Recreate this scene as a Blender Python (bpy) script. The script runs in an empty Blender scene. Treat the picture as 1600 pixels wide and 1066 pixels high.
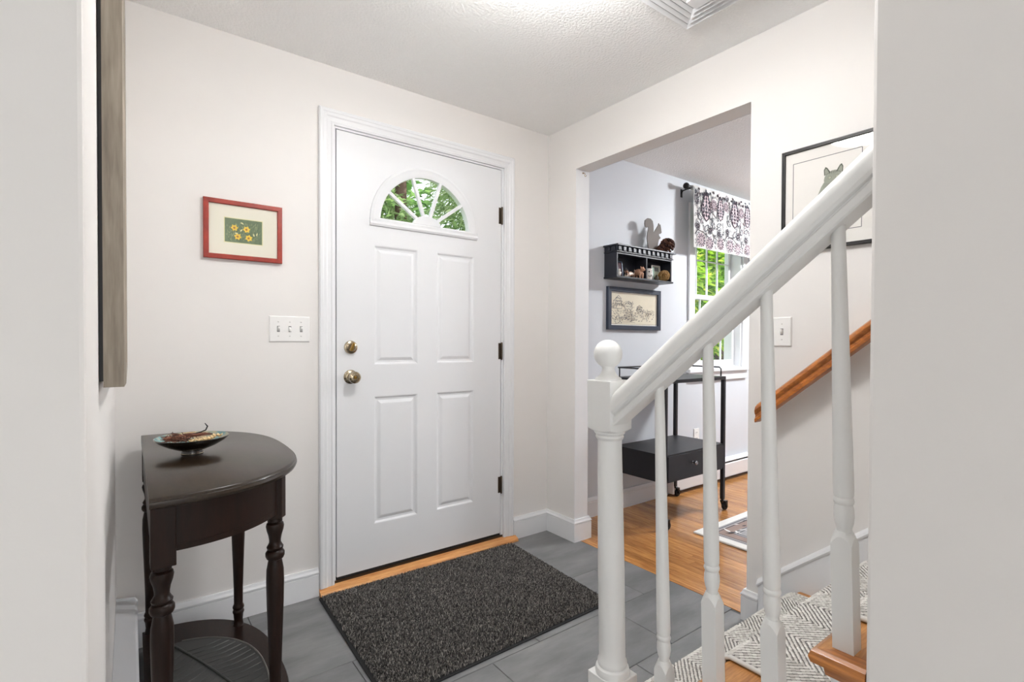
import bpy, bmesh, math, random
from mathutils import Vector, Matrix
random.seed(7)
PI = math.pi
C = bpy.context.scene.collection
SC = bpy.context.scene

# ------------------------------------------------------------------ camera
FPX, CYP = 796.79, 543.5
CAM = Vector((-2.0129, -2.3246, 1.1355))
YAW, PITCH, ROLL = 0.6437, -0.013, 0.0036
_f = Vector((math.sin(YAW)*math.cos(PITCH), math.cos(YAW)*math.cos(PITCH), math.sin(PITCH)))
_r = Vector((math.cos(YAW), -math.sin(YAW), 0)); _u = _r.cross(_f)
_r2 = _r*math.cos(ROLL)+_u*math.sin(ROLL); _u2 = -_r*math.sin(ROLL)+_u*math.cos(ROLL)
cam_d = bpy.data.cameras.new('camera'); cam = bpy.data.objects.new('camera', cam_d); C.objects.link(cam)
cam_d.sensor_width = 36; cam_d.lens = FPX*36/1600; cam_d.shift_y = (CYP-533)/1600
cam_d.clip_start = 0.02
cam.matrix_world = Matrix(((_r2.x, _u2.x, -_f.x, CAM.x), (_r2.y, _u2.y, -_f.y, CAM.y), (_r2.z, _u2.z, -_f.z, CAM.z), (0, 0, 0, 1)))
SC.camera = cam
def hit(px, py, ax, v):                     # photo pixel -> point on the plane it touches
    d = _f+_r2*((px-800)/FPX)+_u2*((CYP-py)/FPX); i = 'xyz'.index(ax)
    return CAM+d*((v-CAM[i])/d[i])

# ------------------------------------------------------------------ world, sun, exposure
w = bpy.data.worlds.new('sky'); SC.world = w; w.use_nodes = True
bg = w.node_tree.nodes['Background']; bg.inputs[0].default_value = (.88, .94, 1.0, 1); bg.inputs[1].default_value = 2.0
sun_d = bpy.data.lights.new('sun', 'SUN'); sun_d.energy = 8; sun_d.angle = .02; sun_d.color = (1, .96, .88)
sun = bpy.data.objects.new('sun', sun_d); C.objects.link(sun)
sun.rotation_euler = Vector((-.8, .14, -.62)).to_track_quat('-Z', 'Y').to_euler()
SC.view_settings.view_transform = 'Standard'; SC.view_settings.look = 'None'
SC.view_settings.exposure = 0.0; SC.view_settings.gamma = 1.0; SC.view_settings.use_curve_mapping = False
SC.cycles.diffuse_bounces = 7; SC.cycles.max_bounces = 12
FOYER_LAMP, HALL_FILL, DINING_LAMP = 44, 14, 215

# ------------------------------------------------------------------ materials
def lin(r, g, b):
    f = lambda c: (c/255/12.92 if c/255 <= .04045 else ((c/255+.055)/1.055)**2.4)
    return (f(r), f(g), f(b), 1)
def new_mat(name):
    m = bpy.data.materials.new(name); m.use_nodes = True
    return m, m.node_tree.nodes, m.node_tree.links, m.node_tree.nodes['Principled BSDF']
def mixcol(nt, lk, fac, a, b):
    n = nt.new('ShaderNodeMix'); n.data_type = 'RGBA'
    for sock, v in ((n.inputs[0], fac), (n.inputs[6], a), (n.inputs[7], b)):
        if hasattr(v, 'is_output'): lk.new(v, sock)
        elif isinstance(v, (int, float)): sock.default_value = v
        else: sock.default_value = v
    return n.outputs[2]
def coords(nt, lk, scale=(1, 1, 1), rnd=False):
    tc = nt.new('ShaderNodeTexCoord'); mp = nt.new('ShaderNodeMapping'); mp.inputs['Scale'].default_value = scale
    src = tc.outputs['Object']
    if rnd:
        oi = nt.new('ShaderNodeObjectInfo'); ml = nt.new('ShaderNodeMath'); ml.operation = 'MULTIPLY'; ml.inputs[1].default_value = 37.0
        lk.new(oi.outputs['Random'], ml.inputs[0]); ad = nt.new('ShaderNodeVectorMath'); ad.operation = 'ADD'
        lk.new(src, ad.inputs[0]); lk.new(ml.outputs[0], ad.inputs[1]); src = ad.outputs[0]
    lk.new(src, mp.inputs['Vector']); return mp.outputs[0]
def noise(nt, lk, vec, scale, detail=3, rough=.5):
    n = nt.new('ShaderNodeTexNoise'); n.inputs['Scale'].default_value = scale; n.inputs['Detail'].default_value = detail
    n.inputs['Roughness'].default_value = rough; lk.new(vec, n.inputs['Vector']); return n.outputs['Fac']
def ramp(nt, lk, fac, stops):
    r = nt.new('ShaderNodeValToRGB'); e = r.color_ramp.elements
    while len(e) < len(stops): e.new(.5)
    for el, (p, c) in zip(e, stops): el.position = p; el.color = c
    lk.new(fac, r.inputs[0]); return r.outputs[0]
def bump(nt, lk, bs, h, strength, dist):
    b = nt.new('ShaderNodeBump'); b.inputs['Strength'].default_value = strength; b.inputs['Distance'].default_value = dist
    lk.new(h, b.inputs['Height']); lk.new(b.outputs[0], bs.inputs['Normal'])
def plain(name, col, rough=.5, metal=0, var=.0, vscale=4, bmp=None, spec=.5, coat=0, rnd=False):
    m, nt, lk, bs = new_mat(name)
    bs.inputs['Roughness'].default_value = rough; bs.inputs['Metallic'].default_value = metal
    bs.inputs['Specular IOR Level'].default_value = spec; bs.inputs['Coat Weight'].default_value = coat
    v = coords(nt, lk, rnd=rnd)
    if var:
        n = noise(nt, lk, v, vscale, 4)
        a = tuple(c*(1-var) for c in col[:3])+(1,); b = tuple(min(1, c*(1+var)) for c in col[:3])+(1,)
        lk.new(mixcol(nt, lk, n, a, b), bs.inputs['Base Color'])
    else: bs.inputs['Base Color'].default_value = col
    if bmp: bump(nt, lk, bs, noise(nt, lk, v, bmp[0], 3), bmp[1], bmp[2])
    return m
def wood(name, dark, light, scale, rough=.35, coat=0, vary=.0, spec=.5, relief=.08):
    m, nt, lk, bs = new_mat(name); bs.inputs['Roughness'].default_value = rough; bs.inputs['Coat Weight'].default_value = coat
    bs.inputs['Specular IOR Level'].default_value = spec
    v = coords(nt, lk, scale, rnd=True)
    n1 = noise(nt, lk, v, 5, 5, .6); n2 = noise(nt, lk, v, 22, 3)
    mm = nt.new('ShaderNodeMath'); mm.operation = 'MULTIPLY_ADD'; mm.inputs[1].default_value = .35; lk.new(n2, mm.inputs[0])
    m3 = nt.new('ShaderNodeMath'); m3.operation = 'MULTIPLY'; m3.inputs[1].default_value = .75; lk.new(n1, m3.inputs[0]); lk.new(m3.outputs[0], mm.inputs[2])
    col = ramp(nt, lk, mm.outputs[0], [(.36, dark), (.68, light)])
    if vary:
        oi = nt.new('ShaderNodeObjectInfo'); hs = nt.new('ShaderNodeHueSaturation')
        mr = nt.new('ShaderNodeMapRange'); mr.inputs['To Min'].default_value = 1-vary; mr.inputs['To Max'].default_value = 1+vary
        lk.new(oi.outputs['Random'], mr.inputs['Value']); lk.new(mr.outputs[0], hs.inputs['Value']); lk.new(col, hs.inputs['Color']); col = hs.outputs[0]
    lk.new(col, bs.inputs['Base Color']); bump(nt, lk, bs, n2, relief, .002)
    return m
def island(name, stops, rough=.8, trans=0, sheen=0):
    m, nt, lk, bs = new_mat(name); bs.inputs['Roughness'].default_value = rough
    g = nt.new('ShaderNodeNewGeometry'); col = ramp(nt, lk, g.outputs['Random Per Island'], stops)
    lk.new(col, bs.inputs['Base Color'])
    if trans:
        t = nt.new('ShaderNodeBsdfTranslucent'); lk.new(col, t.inputs[0]); mx = nt.new('ShaderNodeMixShader'); mx.inputs[0].default_value = trans
        lk.new(bs.outputs[0], mx.inputs[1]); lk.new(t.outputs[0], mx.inputs[2]); lk.new(mx.outputs[0], nt['Material Output'].inputs[0])
    return m
def glow(name, col, s):
    m, nt, lk, bs = new_mat(name); bs.inputs['Base Color'].default_value = (.8, .8, .8, 1)
    bs.inputs['Emission Color'].default_value = col; bs.inputs['Emission Strength'].default_value = s; return m
def glass(name):
    m, nt, lk, bs = new_mat(name)
    tr = nt.new('ShaderNodeBsdfTransparent'); gl = nt.new('ShaderNodeBsdfGlossy'); gl.inputs['Roughness'].default_value = .02
    lw = nt.new('ShaderNodeLayerWeight'); lw.inputs[0].default_value = .5; mx = nt.new('ShaderNodeMixShader')
    pw = nt.new('ShaderNodeMath'); pw.operation = 'POWER'; pw.inputs[1].default_value = 4.5; lk.new(lw.outputs['Facing'], pw.inputs[0])
    ma = nt.new('ShaderNodeMath'); ma.operation = 'MULTIPLY_ADD'; ma.inputs[1].default_value = .9; ma.inputs[2].default_value = .035; lk.new(pw.outputs[0], ma.inputs[0])
    lk.new(ma.outputs[0], mx.inputs[0]); lk.new(tr.outputs[0], mx.inputs[1]); lk.new(gl.outputs[0], mx.inputs[2])
    lk.new(mx.outputs[0], nt['Material Output'].inputs[0]); return m

WALL = plain('warm_white_paint', lin(233, 230, 227), .6, var=.012, vscale=1.5, bmp=(240, .08, .001))
WALLD = plain('cool_grey_paint', lin(208, 211, 216), .6, var=.012, vscale=1.5, bmp=(240, .08, .001))
CEIL = plain('textured_ceiling_paint', lin(247, 247, 246), .85, var=.015, vscale=30, bmp=(95, .55, .008))
TRIM = plain('white_trim_paint', lin(232, 233, 235), .35, var=.01, vscale=9, bmp=(60, .03, .001))
DOORW = plain('white_door_paint', lin(229, 230, 232), .4, var=.012, vscale=3)
STAIRW = plain('white_balustrade_paint', lin(230, 230, 228), .38, var=.02, vscale=14, bmp=(35, .04, .001))
GAP = plain('dark_weatherstrip', lin(35, 33, 32), .7)
GROUT = plain('dark_grout', lin(82, 82, 83), .9)
def make_tile():
    m, nt, lk, bs = new_mat('grey_slate_tile'); bs.inputs['Roughness'].default_value = .38
    v = coords(nt, lk, (1, 3.2, 1), rnd=True); n1 = noise(nt, lk, v, 3.2, 6, .62); n2 = noise(nt, lk, v, 60, 3)
    c = ramp(nt, lk, n1, [(.28, lin(98, 98, 99)), (.5, lin(116, 116, 117)), (.75, lin(136, 136, 136))])
    lk.new(c, bs.inputs['Base Color']); bump(nt, lk, bs, n1, .18, .004)
    return m
TILE = make_tile()
PLANK = wood('oak_strip_floor', lin(132, 80, 38), lin(198, 142, 84), (16, 1.0, 16), .24, .25, vary=.2)
TREAD = wood('oak_stair_tread', lin(150, 92, 44), lin(212, 152, 88), (1.4, 16, 16), .32, .2, vary=.05)
RETURN = wood('oak_nosing', lin(126, 70, 28), lin(196, 126, 62), (16, 1.2, 16), .32, .2)
SILLW = wood('oak_threshold', lin(184, 116, 60), lin(228, 170, 108), (1.2, 18, 18), .4, .1)
RAILW = wood('golden_oak_handrail', lin(120, 62, 20), lin(196, 118, 48), (16, 2, 6), .3, .3)
ESP = wood('espresso_wood', lin(24, 14, 10), lin(38, 23, 17), (10, 3, 1.2), .34, 0, spec=.22)
ESPTOP = wood('espresso_table_top', lin(30, 21, 13), lin(46, 35, 23), (8, 1.5, 8), .30, .1, spec=.4, relief=.012)
GREYW = wood('weathered_grey_wood', lin(112, 102, 90), lin(158, 147, 132), (8, 8, .7), .5)
REDW = wood('cherry_red_wood', lin(126, 34, 22), lin(168, 56, 38), (2, 2, 2), .35)
BLACKM = plain('black_powder_metal', lin(48, 47, 50), .42, .5, var=.12, vscale=25)
BLACKG = plain('black_gloss_metal', lin(22, 22, 24), .35, .4)
RUBBER = plain('black_rubber', lin(20, 20, 21), .7)
NICKEL = plain('aged_nickel', lin(178, 164, 140), .22, 1.0)
BRASS = plain('brass', lin(170, 136, 72), .28, 1.0)
BRONZE = plain('dark_bronze', lin(92, 80, 68), .4, .9)
PLASTIC = plain('white_plastic', lin(240, 239, 237), .35)
GREYP = plain('grey_slot', lin(120, 120, 120), .6)
HEAT = plain('white_enamel', lin(225, 226, 229), .35)
BLUEF = plain('navy_black_frame', lin(44, 52, 68), .4)
SHELFM = plain('black_blue_paint', lin(36, 38, 46), .35, var=.1, vscale=30)
BLACKF = plain('black_frame', lin(44, 42, 42), .4)
PAPER = plain('cream_mat_board', lin(240, 236, 220), .8)
WPAPER = plain('white_mat_board', lin(238, 235, 230), .8)
OLDP = plain('tan_paper', lin(234, 225, 203), .8, var=.06, vscale=8)
GLASS = glass('picture_glass'); PANE = glass('window_glass')
MIRROR = plain('mirror_silver', (.9, .9, .9, 1), .02, 1.0)
INK = plain('grey_ink', lin(92, 92, 100), .8); INK2 = plain('brown_ink', lin(150, 138, 122), .8)
LEAFT = plain('dark_leaf_ceramic', lin(58, 58, 57), .35, var=.15, vscale=14)
LAMPG = glow('lit_opal_glass', (1, .995, .99, 1), FOYER_LAMP)
FILLH = glow('hall_fill_glow', (1, .965, .925, 1), HALL_FILL)
LAMPD = glow('lit_opal_glass_dining', (.945, .975, 1, 1), DINING_LAMP)

# ------------------------------------------------------------------ geometry helpers
class G:
    def __init__(s): s.v = []; s.f = []; s.m = []
    def add(s, vs, fs, m=0):
        o = len(s.v); s.v += [tuple(v) for v in vs]; s.f += [tuple(i+o for i in f) for f in fs]; s.m += [m]*len(fs); return s
    def box(s, x0, x1, y0, y1, z0, z1, m=0):
        vs = [(x, y, z) for x in (x0, x1) for y in (y0, y1) for z in (z0, z1)]
        return s.add(vs, [(0, 1, 3, 2), (4, 6, 7, 5), (0, 4, 5, 1), (2, 3, 7, 6), (0, 2, 6, 4), (1, 5, 7, 3)], m)
    def hexa(s, b, t, m=0):                 # two quads
        return s.add(list(b)+list(t), [(3, 2, 1, 0), (4, 5, 6, 7)]+[(i, (i+1) % 4, (i+1) % 4+4, i+4) for i in range(4)], m)
    def prism(s, poly, ax, a, b, m=0):
        n = len(poly)
        def P(p, t): return {'x': (t, p[0], p[1]), 'y': (p[0], t, p[1]), 'z': (p[0], p[1], t)}[ax]
        vs = [P(p, a) for p in poly]+[P(p, b) for p in poly]
        return s.add(vs, [tuple(range(n))[::-1], tuple(range(n, 2*n))]+[(i, (i+1) % n, (i+1) % n+n, i+n) for i in range(n)], m)
    def lathe(s, prof, c=(0, 0, 0), seg=24, ax='z', m=0, caps=True):
        n = len(prof); vs = []
        for r, z in prof:
            for k in range(seg):
                a = 2*PI*k/seg; u, v = r*math.cos(a), r*math.sin(a)
                p = {'z': (u, v, z), 'y': (u, z, v), 'x': (z, u, v)}[ax]; vs.append((p[0]+c[0], p[1]+c[1], p[2]+c[2]))
        fs = [(i*seg+k, i*seg+(k+1) % seg, (i+1)*seg+(k+1) % seg, (i+1)*seg+k) for i in range(n-1) for k in range(seg)]
        if caps: fs += [tuple(range(seg))[::-1], tuple(range((n-1)*seg, n*seg))]
        return s.add(vs, fs, m)
    def tube(s, path, r, seg=8, m=0, closed=False):
        path = [Vector(p) for p in path]; n = len(path); vs = []; up = Vector((0, 0, 1))
        rr = r if isinstance(r, (list, tuple)) else [r]*n
        prev = None
        for i, p in enumerate(path):
            if closed: t = path[(i+1) % n]-path[i-1]
            else: t = path[min(i+1, n-1)]-path[max(i-1, 0)]
            t = t.normalized() if t.length > 1e-9 else Vector((0, 0, 1))
            a = prev if prev is not None else (up if abs(t.z) < .9 else Vector((1, 0, 0)))
            a = (a-t*a.dot(t)); a = a.normalized() if a.length > 1e-6 else t.orthogonal().normalized(); prev = a; b = t.cross(a)
            for k in range(seg):
                q = 2*PI*k/seg; vs.append(p+a*(math.cos(q)*rr[i])+b*(math.sin(q)*rr[i]))
        L = n if closed else n-1
        fs = [(i*seg+k, i*seg+(k+1) % seg, ((i+1) % n)*seg+(k+1) % seg, ((i+1) % n)*seg+k) for i in range(L) for k in range(seg)]
        if not closed: fs += [tuple(range(seg))[::-1], tuple(range((n-1)*seg, n*seg))]
        return s.add(vs, fs, m)
    def ball(s, c, r, seg=16, rings=10, m=0):
        r = r if isinstance(r, (tuple, list)) else (r, r, r); vs = [(c[0], c[1], c[2]-r[2])]
        for i in range(1, rings):
            a = -PI/2+PI*i/rings
            for k in range(seg): vs.append((c[0]+r[0]*math.cos(a)*math.cos(2*PI*k/seg), c[1]+r[1]*math.cos(a)*math.sin(2*PI*k/seg), c[2]+r[2]*math.sin(a)))
        vs.append((c[0], c[1], c[2]+r[2])); e = len(vs)-1
        fs = [(0, 1+(k+1) % seg, 1+k) for k in range(seg)]
        fs += [(1+(i)*seg+k, 1+i*seg+(k+1) % seg, 1+(i+1)*seg+(k+1) % seg, 1+(i+1)*seg+k) for i in range(rings-2) for k in range(seg)]
        fs += [(e, 1+(rings-2)*seg+k, 1+(rings-2)*seg+(k+1) % seg) for k in range(seg)]
        return s.add(vs, fs, m)
    def map(s, fn): s.v = [tuple(fn(Vector(v))) for v in s.v]; return s
ORG = {}
def link(o, parent, org=Vector((0, 0, 0))):
    C.objects.link(o); ORG[o.name] = Vector(org)
    if parent is not None: o.parent = parent; o.location = Vector(org)-ORG[parent.name]
    else: o.location = org
    return o
def build(g, name, mat, parent=None, smooth=None, bevel=0, seg=2, recalc=True, org=None):
    me = bpy.data.meshes.new(name)
    me.from_pydata(g.v, [], g.f)
    mats = mat if isinstance(mat, (list, tuple)) else [mat]
    for mt in mats: me.materials.append(mt)
    if len(mats) > 1: me.polygons.foreach_set('material_index', g.m)
    if recalc:
        bm = bmesh.new(); bm.from_mesh(me); bmesh.ops.recalc_face_normals(bm, faces=bm.faces); bm.to_mesh(me); bm.free()
    if smooth:
        me.shade_smooth(); me.set_sharp_from_angle(angle=math.radians(smooth))
    me.update()
    if org is None and len(g.v):
        xs = [v[0] for v in g.v]; ys = [v[1] for v in g.v]; zs = [v[2] for v in g.v]
        org = Vector(((min(xs)+max(xs))/2, (min(ys)+max(ys))/2, min(zs)))
    org = Vector(org); me.transform(Matrix.Translation(-org))
    o = bpy.data.objects.new(name, me); link(o, parent, org)
    if bevel:
        b = o.modifiers.new('bevel', 'BEVEL'); b.width = bevel; b.segments = seg; b.limit_method = 'ANGLE'; b.angle_limit = math.radians(40)
    return o
def tag(o, label=None, cat=None, group=None, kind=None):
    if label: o['label'] = label
    if cat: o['category'] = cat
    if group: o['group'] = group
    if kind: o['kind'] = kind
    return o
def thing(name, label, cat, loc=(0, 0, 0), group=None, kind=None):
    o = bpy.data.objects.new(name, None); o.empty_display_size = .05; link(o, None, Vector(loc)); return tag(o, label, cat, group, kind)
def copy_part(src, parent, loc):
    o = src.copy(); link(o, parent, Vector(loc)); return o
def struct(g, name, mat, label, cat, **k): return tag(build(g, name, mat, **k), label, cat, kind='structure')
# flat print shapes: lists of (polygon, slot)
def stroke(pts, wd, m):
    out = []
    for (a, b), (c, d) in zip(pts, pts[1:]):
        L = math.hypot(c-a, d-b) or 1e-6; nx, ny = -(d-b)/L*wd/2, (c-a)/L*wd/2
        out.append(([(a+nx, b+ny), (a-nx, b-ny), (c-nx, d-ny), (c+nx, d+ny)], m))
    return out
def disc(cx, cy, r, m, n=12, ry=None): return [([(cx+r*math.cos(2*PI*k/n), cy+(ry or r)*math.sin(2*PI*k/n)) for k in range(n)], m)]
def petal(cx, cy, L, wd, ang, m, n=7):
    p = []; ca, sa = math.cos(ang), math.sin(ang)
    for k in range(n+1):
        t = k/n; p.append((t*L, wd/2*math.sin(PI*t**.8)))
    for k in range(n-1, 0, -1):
        t = k/n; p.append((t*L, -wd/2*math.sin(PI*t**.8)))
    return [([(cx+x*ca-y*sa, cy+x*sa+y*ca) for x, y in p], m)]
def flower(cx, cy, r, m1, m2, n=8):
    o = []
    for k in range(n): o += petal(cx+.3*r*math.cos(2*PI*k/n), cy+.3*r*math.sin(2*PI*k/n), .7*r, .42*r, 2*PI*k/n, m1)
    return o+disc(cx, cy, .3*r, m2, 10)+disc(cx, cy, .16*r, m1, 8)
def print_mesh(shapes, fn, name, mats, parent, step=2e-5):
    g = G(); inc = min(1.2e-5, .0036/len(shapes))
    for i, (p, m) in enumerate(shapes): g.add([fn(u, v, step+i*inc) for u, v in p], [tuple(range(len(p)))], m)
    return build(g, name, mats, parent, recalc=False)

# ================================================================== STRUCTURE
H = 2.3627; XL = -2.056; WT = .104          # ceiling, left wall, thickness of the right wall
DX0, DX1, DZ0, DZ1 = -1.262, -.348, .055, 2.087
# front wall of the foyer with the door opening
g = G(); g.box(-2.2, -1.285, 0, .15, 0, H); g.box(-.322, WT/2, 0, .15, 0, H); g.box(-1.285, -.322, 0, .15, 2.112, H)
struct(g, 'wall_front', WALL, 'warm white painted wall around the front door', 'wall')
# front wall of the dining room with the window opening
WX0, WX1, WZ0, WZ1 = 1.485, 2.19, .93, 2.13
g = G(); g.box(WT/2, WX0, 0, .15, 0, H); g.box(WX1, 4.6, 0, .15, 0, H); g.box(WX0, WX1, 0, .15, 0, WZ0); g.box(WX0, WX1, 0, .15, WZ1, H)
struct(g, 'wall_dining_front', WALLD, 'pale grey dining room wall with the window', 'wall')
# right wall with the cased opening; two skins so that each room keeps its paint
YO1, YO2, ZO = -.235, -1.245, 2.106
g = G(); g.box(0, WT-.004, YO1, 0, 0, H); g.box(0, WT-.004, YO2, YO1, ZO, H); g.box(0, WT-.004, -3.4, YO2, 0, H)
struct(g, 'wall_right', WALL, 'warm white wall with the wide opening to the dining room', 'wall')
g = G(); g.box(WT-.004, WT, YO1, 0, 0, H); g.box(WT-.004, WT, YO2, YO1, ZO, H); g.box(WT-.004, WT, -3.4, YO2, 0, H)
struct(g, 'wall_dining_left', WALLD, 'grey dining room side of the wall beside the opening', 'wall')
g = G(); g.box(.001, WT-.001, YO1-.003, YO1, .0, ZO)
struct(g, 'trim_1', TRIM, 'white painted jamb face of the dining room opening', 'trim')
# left wall, the hall wall that returns towards the hall, stair wall, closing walls
g = G(); g.box(XL-.14, XL, -1.51, 0, 0, H); struct(g, 'wall_left', WALL, 'warm white wall behind the console table', 'wall', bevel=.006)
g = G(); g.box(-5.2, XL-.14, -1.51, -1.37, 0, H); struct(g, 'wall_hall', WALL, 'warm white hall wall beside the mirror', 'wall')
g = G(); g.box(-1.088, -.972, -6, -2.022, 0, H); struct(g, 'wall_stair', WALL, 'warm white wall that the stair rail runs into', 'wall', bevel=.006)
g = G(); g.box(-5.2, -.97, -6.1, -6, 0, .5); g.box(-5.2, -.97, -6.1, -6, 2.2, H)
for a, b in ((-5.2, -4.8), (-3.2, -2.9), (-1.3, -.97)): g.box(a, b, -6.1, -6, .5, 2.2)  # two unseen openings added to let sky light into the hall
struct(g, 'wall_back', WALL, 'warm white end wall of the hall with two openings added for daylight', 'wall')
g = G(); g.box(-5.3, -5.2, -6.1, -1.37, 0, H)
struct(g, 'wall_hall_left', WALL, 'plain warm white side wall of the hall', 'wall')
g = G(); g.box(-.972, WT, -3.5, -3.4, 0, H); struct(g, 'wall_stair_end', WALL, 'plain warm white wall at the top of the stairs', 'wall')
g = G(); g.box(4.5, 4.6, -4.0, 0, 0, H); struct(g, 'wall_dining_right', WALLD, 'plain grey far side wall of the dining room', 'wall')
g = G(); g.box(WT, 4.6, -4.1, -4.0, 0, H); g.box(WT-.1, WT, -4.1, -3.4, 0, H); struct(g, 'wall_dining_back', WALLD, 'plain grey back wall of the dining room', 'wall')
g = G(); g.box(-5.3, 4.6, -6.1, .15, H, H+.12); struct(g, 'ceiling', CEIL, 'white ceiling with a stippled texture', 'ceiling')

# tiled floor: 12 x 24 inch slate tiles laid with a third offset
g = G(); g.box(-5.3, -.0, -6.1, -1.775, -.05, 0)
struct(g, 'floor_hall', plain('pale_bounce_carpet', lin(208, 208, 208), .95, var=.05, vscale=90, bmp=(300, .3, .004)), 'unseen hall floor carpeted pale grey to bounce light', 'floor')  # unseen hall floor; pale carpet added to bounce light up to the ceiling
g = G(); g.box(-5.3, .036, -1.774, .15, -.05, -.0035)
floor = struct(g, 'floor', GROUT, 'grey slate tile floor of the foyer', 'floor')
TX0 = .036
tilem = {}
def tile(x0, x1, y0, y1):
    key = (round(x1-x0, 3), round(y1-y0, 3))
    c = Vector(((x0+x1)/2, (y0+y1)/2, -.02))
    if key not in tilem:
        t = G(); t.box(x0, x1, y0, y1, -.02, 0); tilem[key] = build(t, 'tile', TILE, floor, bevel=.0012, seg=1)
    else: copy_part(tilem[key], floor, c)
for ya, yb, off in ((0, -.555, -.41), (-.555, -.86, -.168), (-.86, -1.165, -.385), (-1.165, -1.47, -.592), (-1.47, -1.774, -.795)):
    x = off-.61*7
    while x < TX0:
        a, b = max(x, -2.052 if yb > -1.5 else -4.0), min(x+.61, TX0)
        if b-a > .02: tile(a+.001, b-.001, yb+.001, ya-.001)
        x += .61
# oak strip floor in the dining room, strips run along y
g = G(); g.box(.037, 4.6, -4.1, .15, -.05, -.004)
fd = struct(g, 'floor_dining', plain('dark_plank_joint', lin(70, 42, 22), .8), 'oak strip floor of the dining room', 'floor')
PW = .0571
plm = {}
def plank(x, y0, y1):
    L = round(y1-y0, 2)
    c = Vector((x+PW/2, (y0+y1)/2, -.019))
    if L not in plm:
        t = G(); t.box(x+.0004, x+PW-.0004, y0+.0004, y1-.0004, -.019, 0); plm[L] = build(t, 'plank', PLANK, fd, bevel=.0008, seg=1)
    else: copy_part(plm[L], fd, c)
n = 0
for i in range(44):
    x = .038+i*PW; y = 0.0; yend = -1.75 if i < 20 else -1.2
    first = random.choice([.3, .45, .6, .75, .9])
    while y > yend+.01:
        L = first if first else random.choice([.5, .7, .9, 1.1, 1.3]); first = None
        plank(x, max(y-L, yend), y); y = max(y-L, yend)
g = G(); g.box(.038+44*PW, 4.5, -4, 0, -.019, 0); g.box(.038+20*PW, .038+44*PW, -4, -1.2, -.019, 0); g.box(.104, .038+20*PW, -4, -1.75, -.019, 0)
tag(build(g, 'plank_field', PLANK, fd), kind='stuff')

# baseboards: flat board with a cap moulding
BB = [(0, 0), (.015, 0), (.015, .096), (.0125, .0975), (.0125, .1), (.0165, .102), (.0165, .108), (.011, .116), (.008, .125), (0, .125)]
def baseboard(name, a, b, nrm, label, z0=0, m0=0, m1=0):
    # a, b: ends on the wall line; nrm: unit direction into the room; m0/m1: mitre (+1 outside corner, -1 inside)
    a = Vector(a); b = Vector(b); nv = Vector(nrm); t = (b-a).normalized(); vs = []
    for (p, mi, sgn) in ((a, m0, -1), (b, m1, 1)):
        for d, z in BB: vs.append((*(p+nv*d+t*(sgn*mi*d)), z+z0))
    n = len(BB); vs = [(v[0], v[1], v[-1]) for v in vs]
    g = G(); g.add(vs, [tuple(range(n)), tuple(range(n, 2*n))[::-1]]+[(i, i+n, (i+1) % n+n, (i+1) % n) for i in range(n)])
    return struct(g, name, TRIM, label, 'baseboard')
baseboard('baseboard_front_left', (XL+.002, -.0005, 0), (-1.345, -.0005, 0), (0, -1, 0), 'white baseboard between the console table and the door casing')
baseboard('baseboard_front_right', (-.262, -.0005, 0), (-.0005, -.0005, 0), (0, -1, 0), 'short white baseboard between the door and the room corner', m1=-1)
baseboard('baseboard_right', (-.0005, -.0005, 0), (-.0005, YO1-.0035, 0), (-1, 0, 0), 'short white baseboard on the wall before the opening', m0=-1, m1=1)
baseboard('baseboard_jamb', (0, YO1-.0035, 0), (WT, YO1-.0035, 0), (0, -1, 0), 'white baseboard wrapped around the end of the opening jamb', m0=1, m1=1)
baseboard('baseboard_dining_left', (WT+.0005, YO1-.0035, 0), (WT+.0005, -.001, 0), (1, 0, 0), 'white baseboard on the dining room side of the jamb', m0=1, m1=-1)
baseboard('baseboard_dining_front', (WT+.001, -.0005, 0), (1.16, -.0005, 0), (0, -1, 0), 'white baseboard behind the black cart', m0=-1)
baseboard('baseboard_stair', (-.0005, YO2+.001, 0), (-.0005, -1.298, 0), (-1, 0, 0), 'stub of white baseboard at the foot of the stairs', m0=1)
baseboard('baseboard_opening', (WT, YO2+.001, 0), (0, YO2+.001, 0), (0, 1, 0), 'white baseboard on the opening end of the stair wall', m0=1, m1=1)

# door casing, three mitred boards
CP = [(0, 0), (0, .010), (.010, .0125), (.014, .0105), (.030, .0125), (.036, .016), (.048, .0165), (.052, .0185), (.062, .0185), (.067, .014), (.067, 0)]
tc = thing('trim_2', 'white moulded casing around the front door', 'trim', (-.8, 0, 0), kind='structure')
cx0, cx1, cz = -1.275, -.331, 2.101
n = len(CP); fcs = [tuple(range(n)), tuple(range(n, 2*n))[::-1]]+[(i, i+n, (i+1) % n+n, (i+1) % n) for i in range(n)]
build(G().add([(cx0-d, -t, .0285) for d, t in CP]+[(cx0-d, -t, cz+d) for d, t in CP], fcs), 'casing_board', TRIM, tc)
build(G().add([(cx1+d, -t, .0285) for d, t in CP]+[(cx1+d, -t, cz+d) for d, t in CP], fcs), 'casing_board', TRIM, tc)
build(G().add([(cx0-d, -t, cz+d) for d, t in CP]+[(cx1+d, -t, cz+d) for d, t in CP], fcs), 'casing_board', TRIM, tc)
for x0, x1, z0, z1 in ((-1.285, -1.2665, .02, 2.112), (-.3435, -.322, .02, 2.112), (-1.2665, -.3435, 2.0915, 2.112)):
    build(G().box(x0, x1, .001, .15, z0, z1), 'jamb_board', TRIM, tc)
for x0, x1, z0, z1 in ((-1.2664, -1.25, .02, 2.09), (-.36, -.3436, .02, 2.09), (-1.25, -.36, 2.07, 2.0914)):
    build(G().box(x0, x1, .047, .062, z0, z1), 'weatherstrip', GAP, tc)
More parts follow.
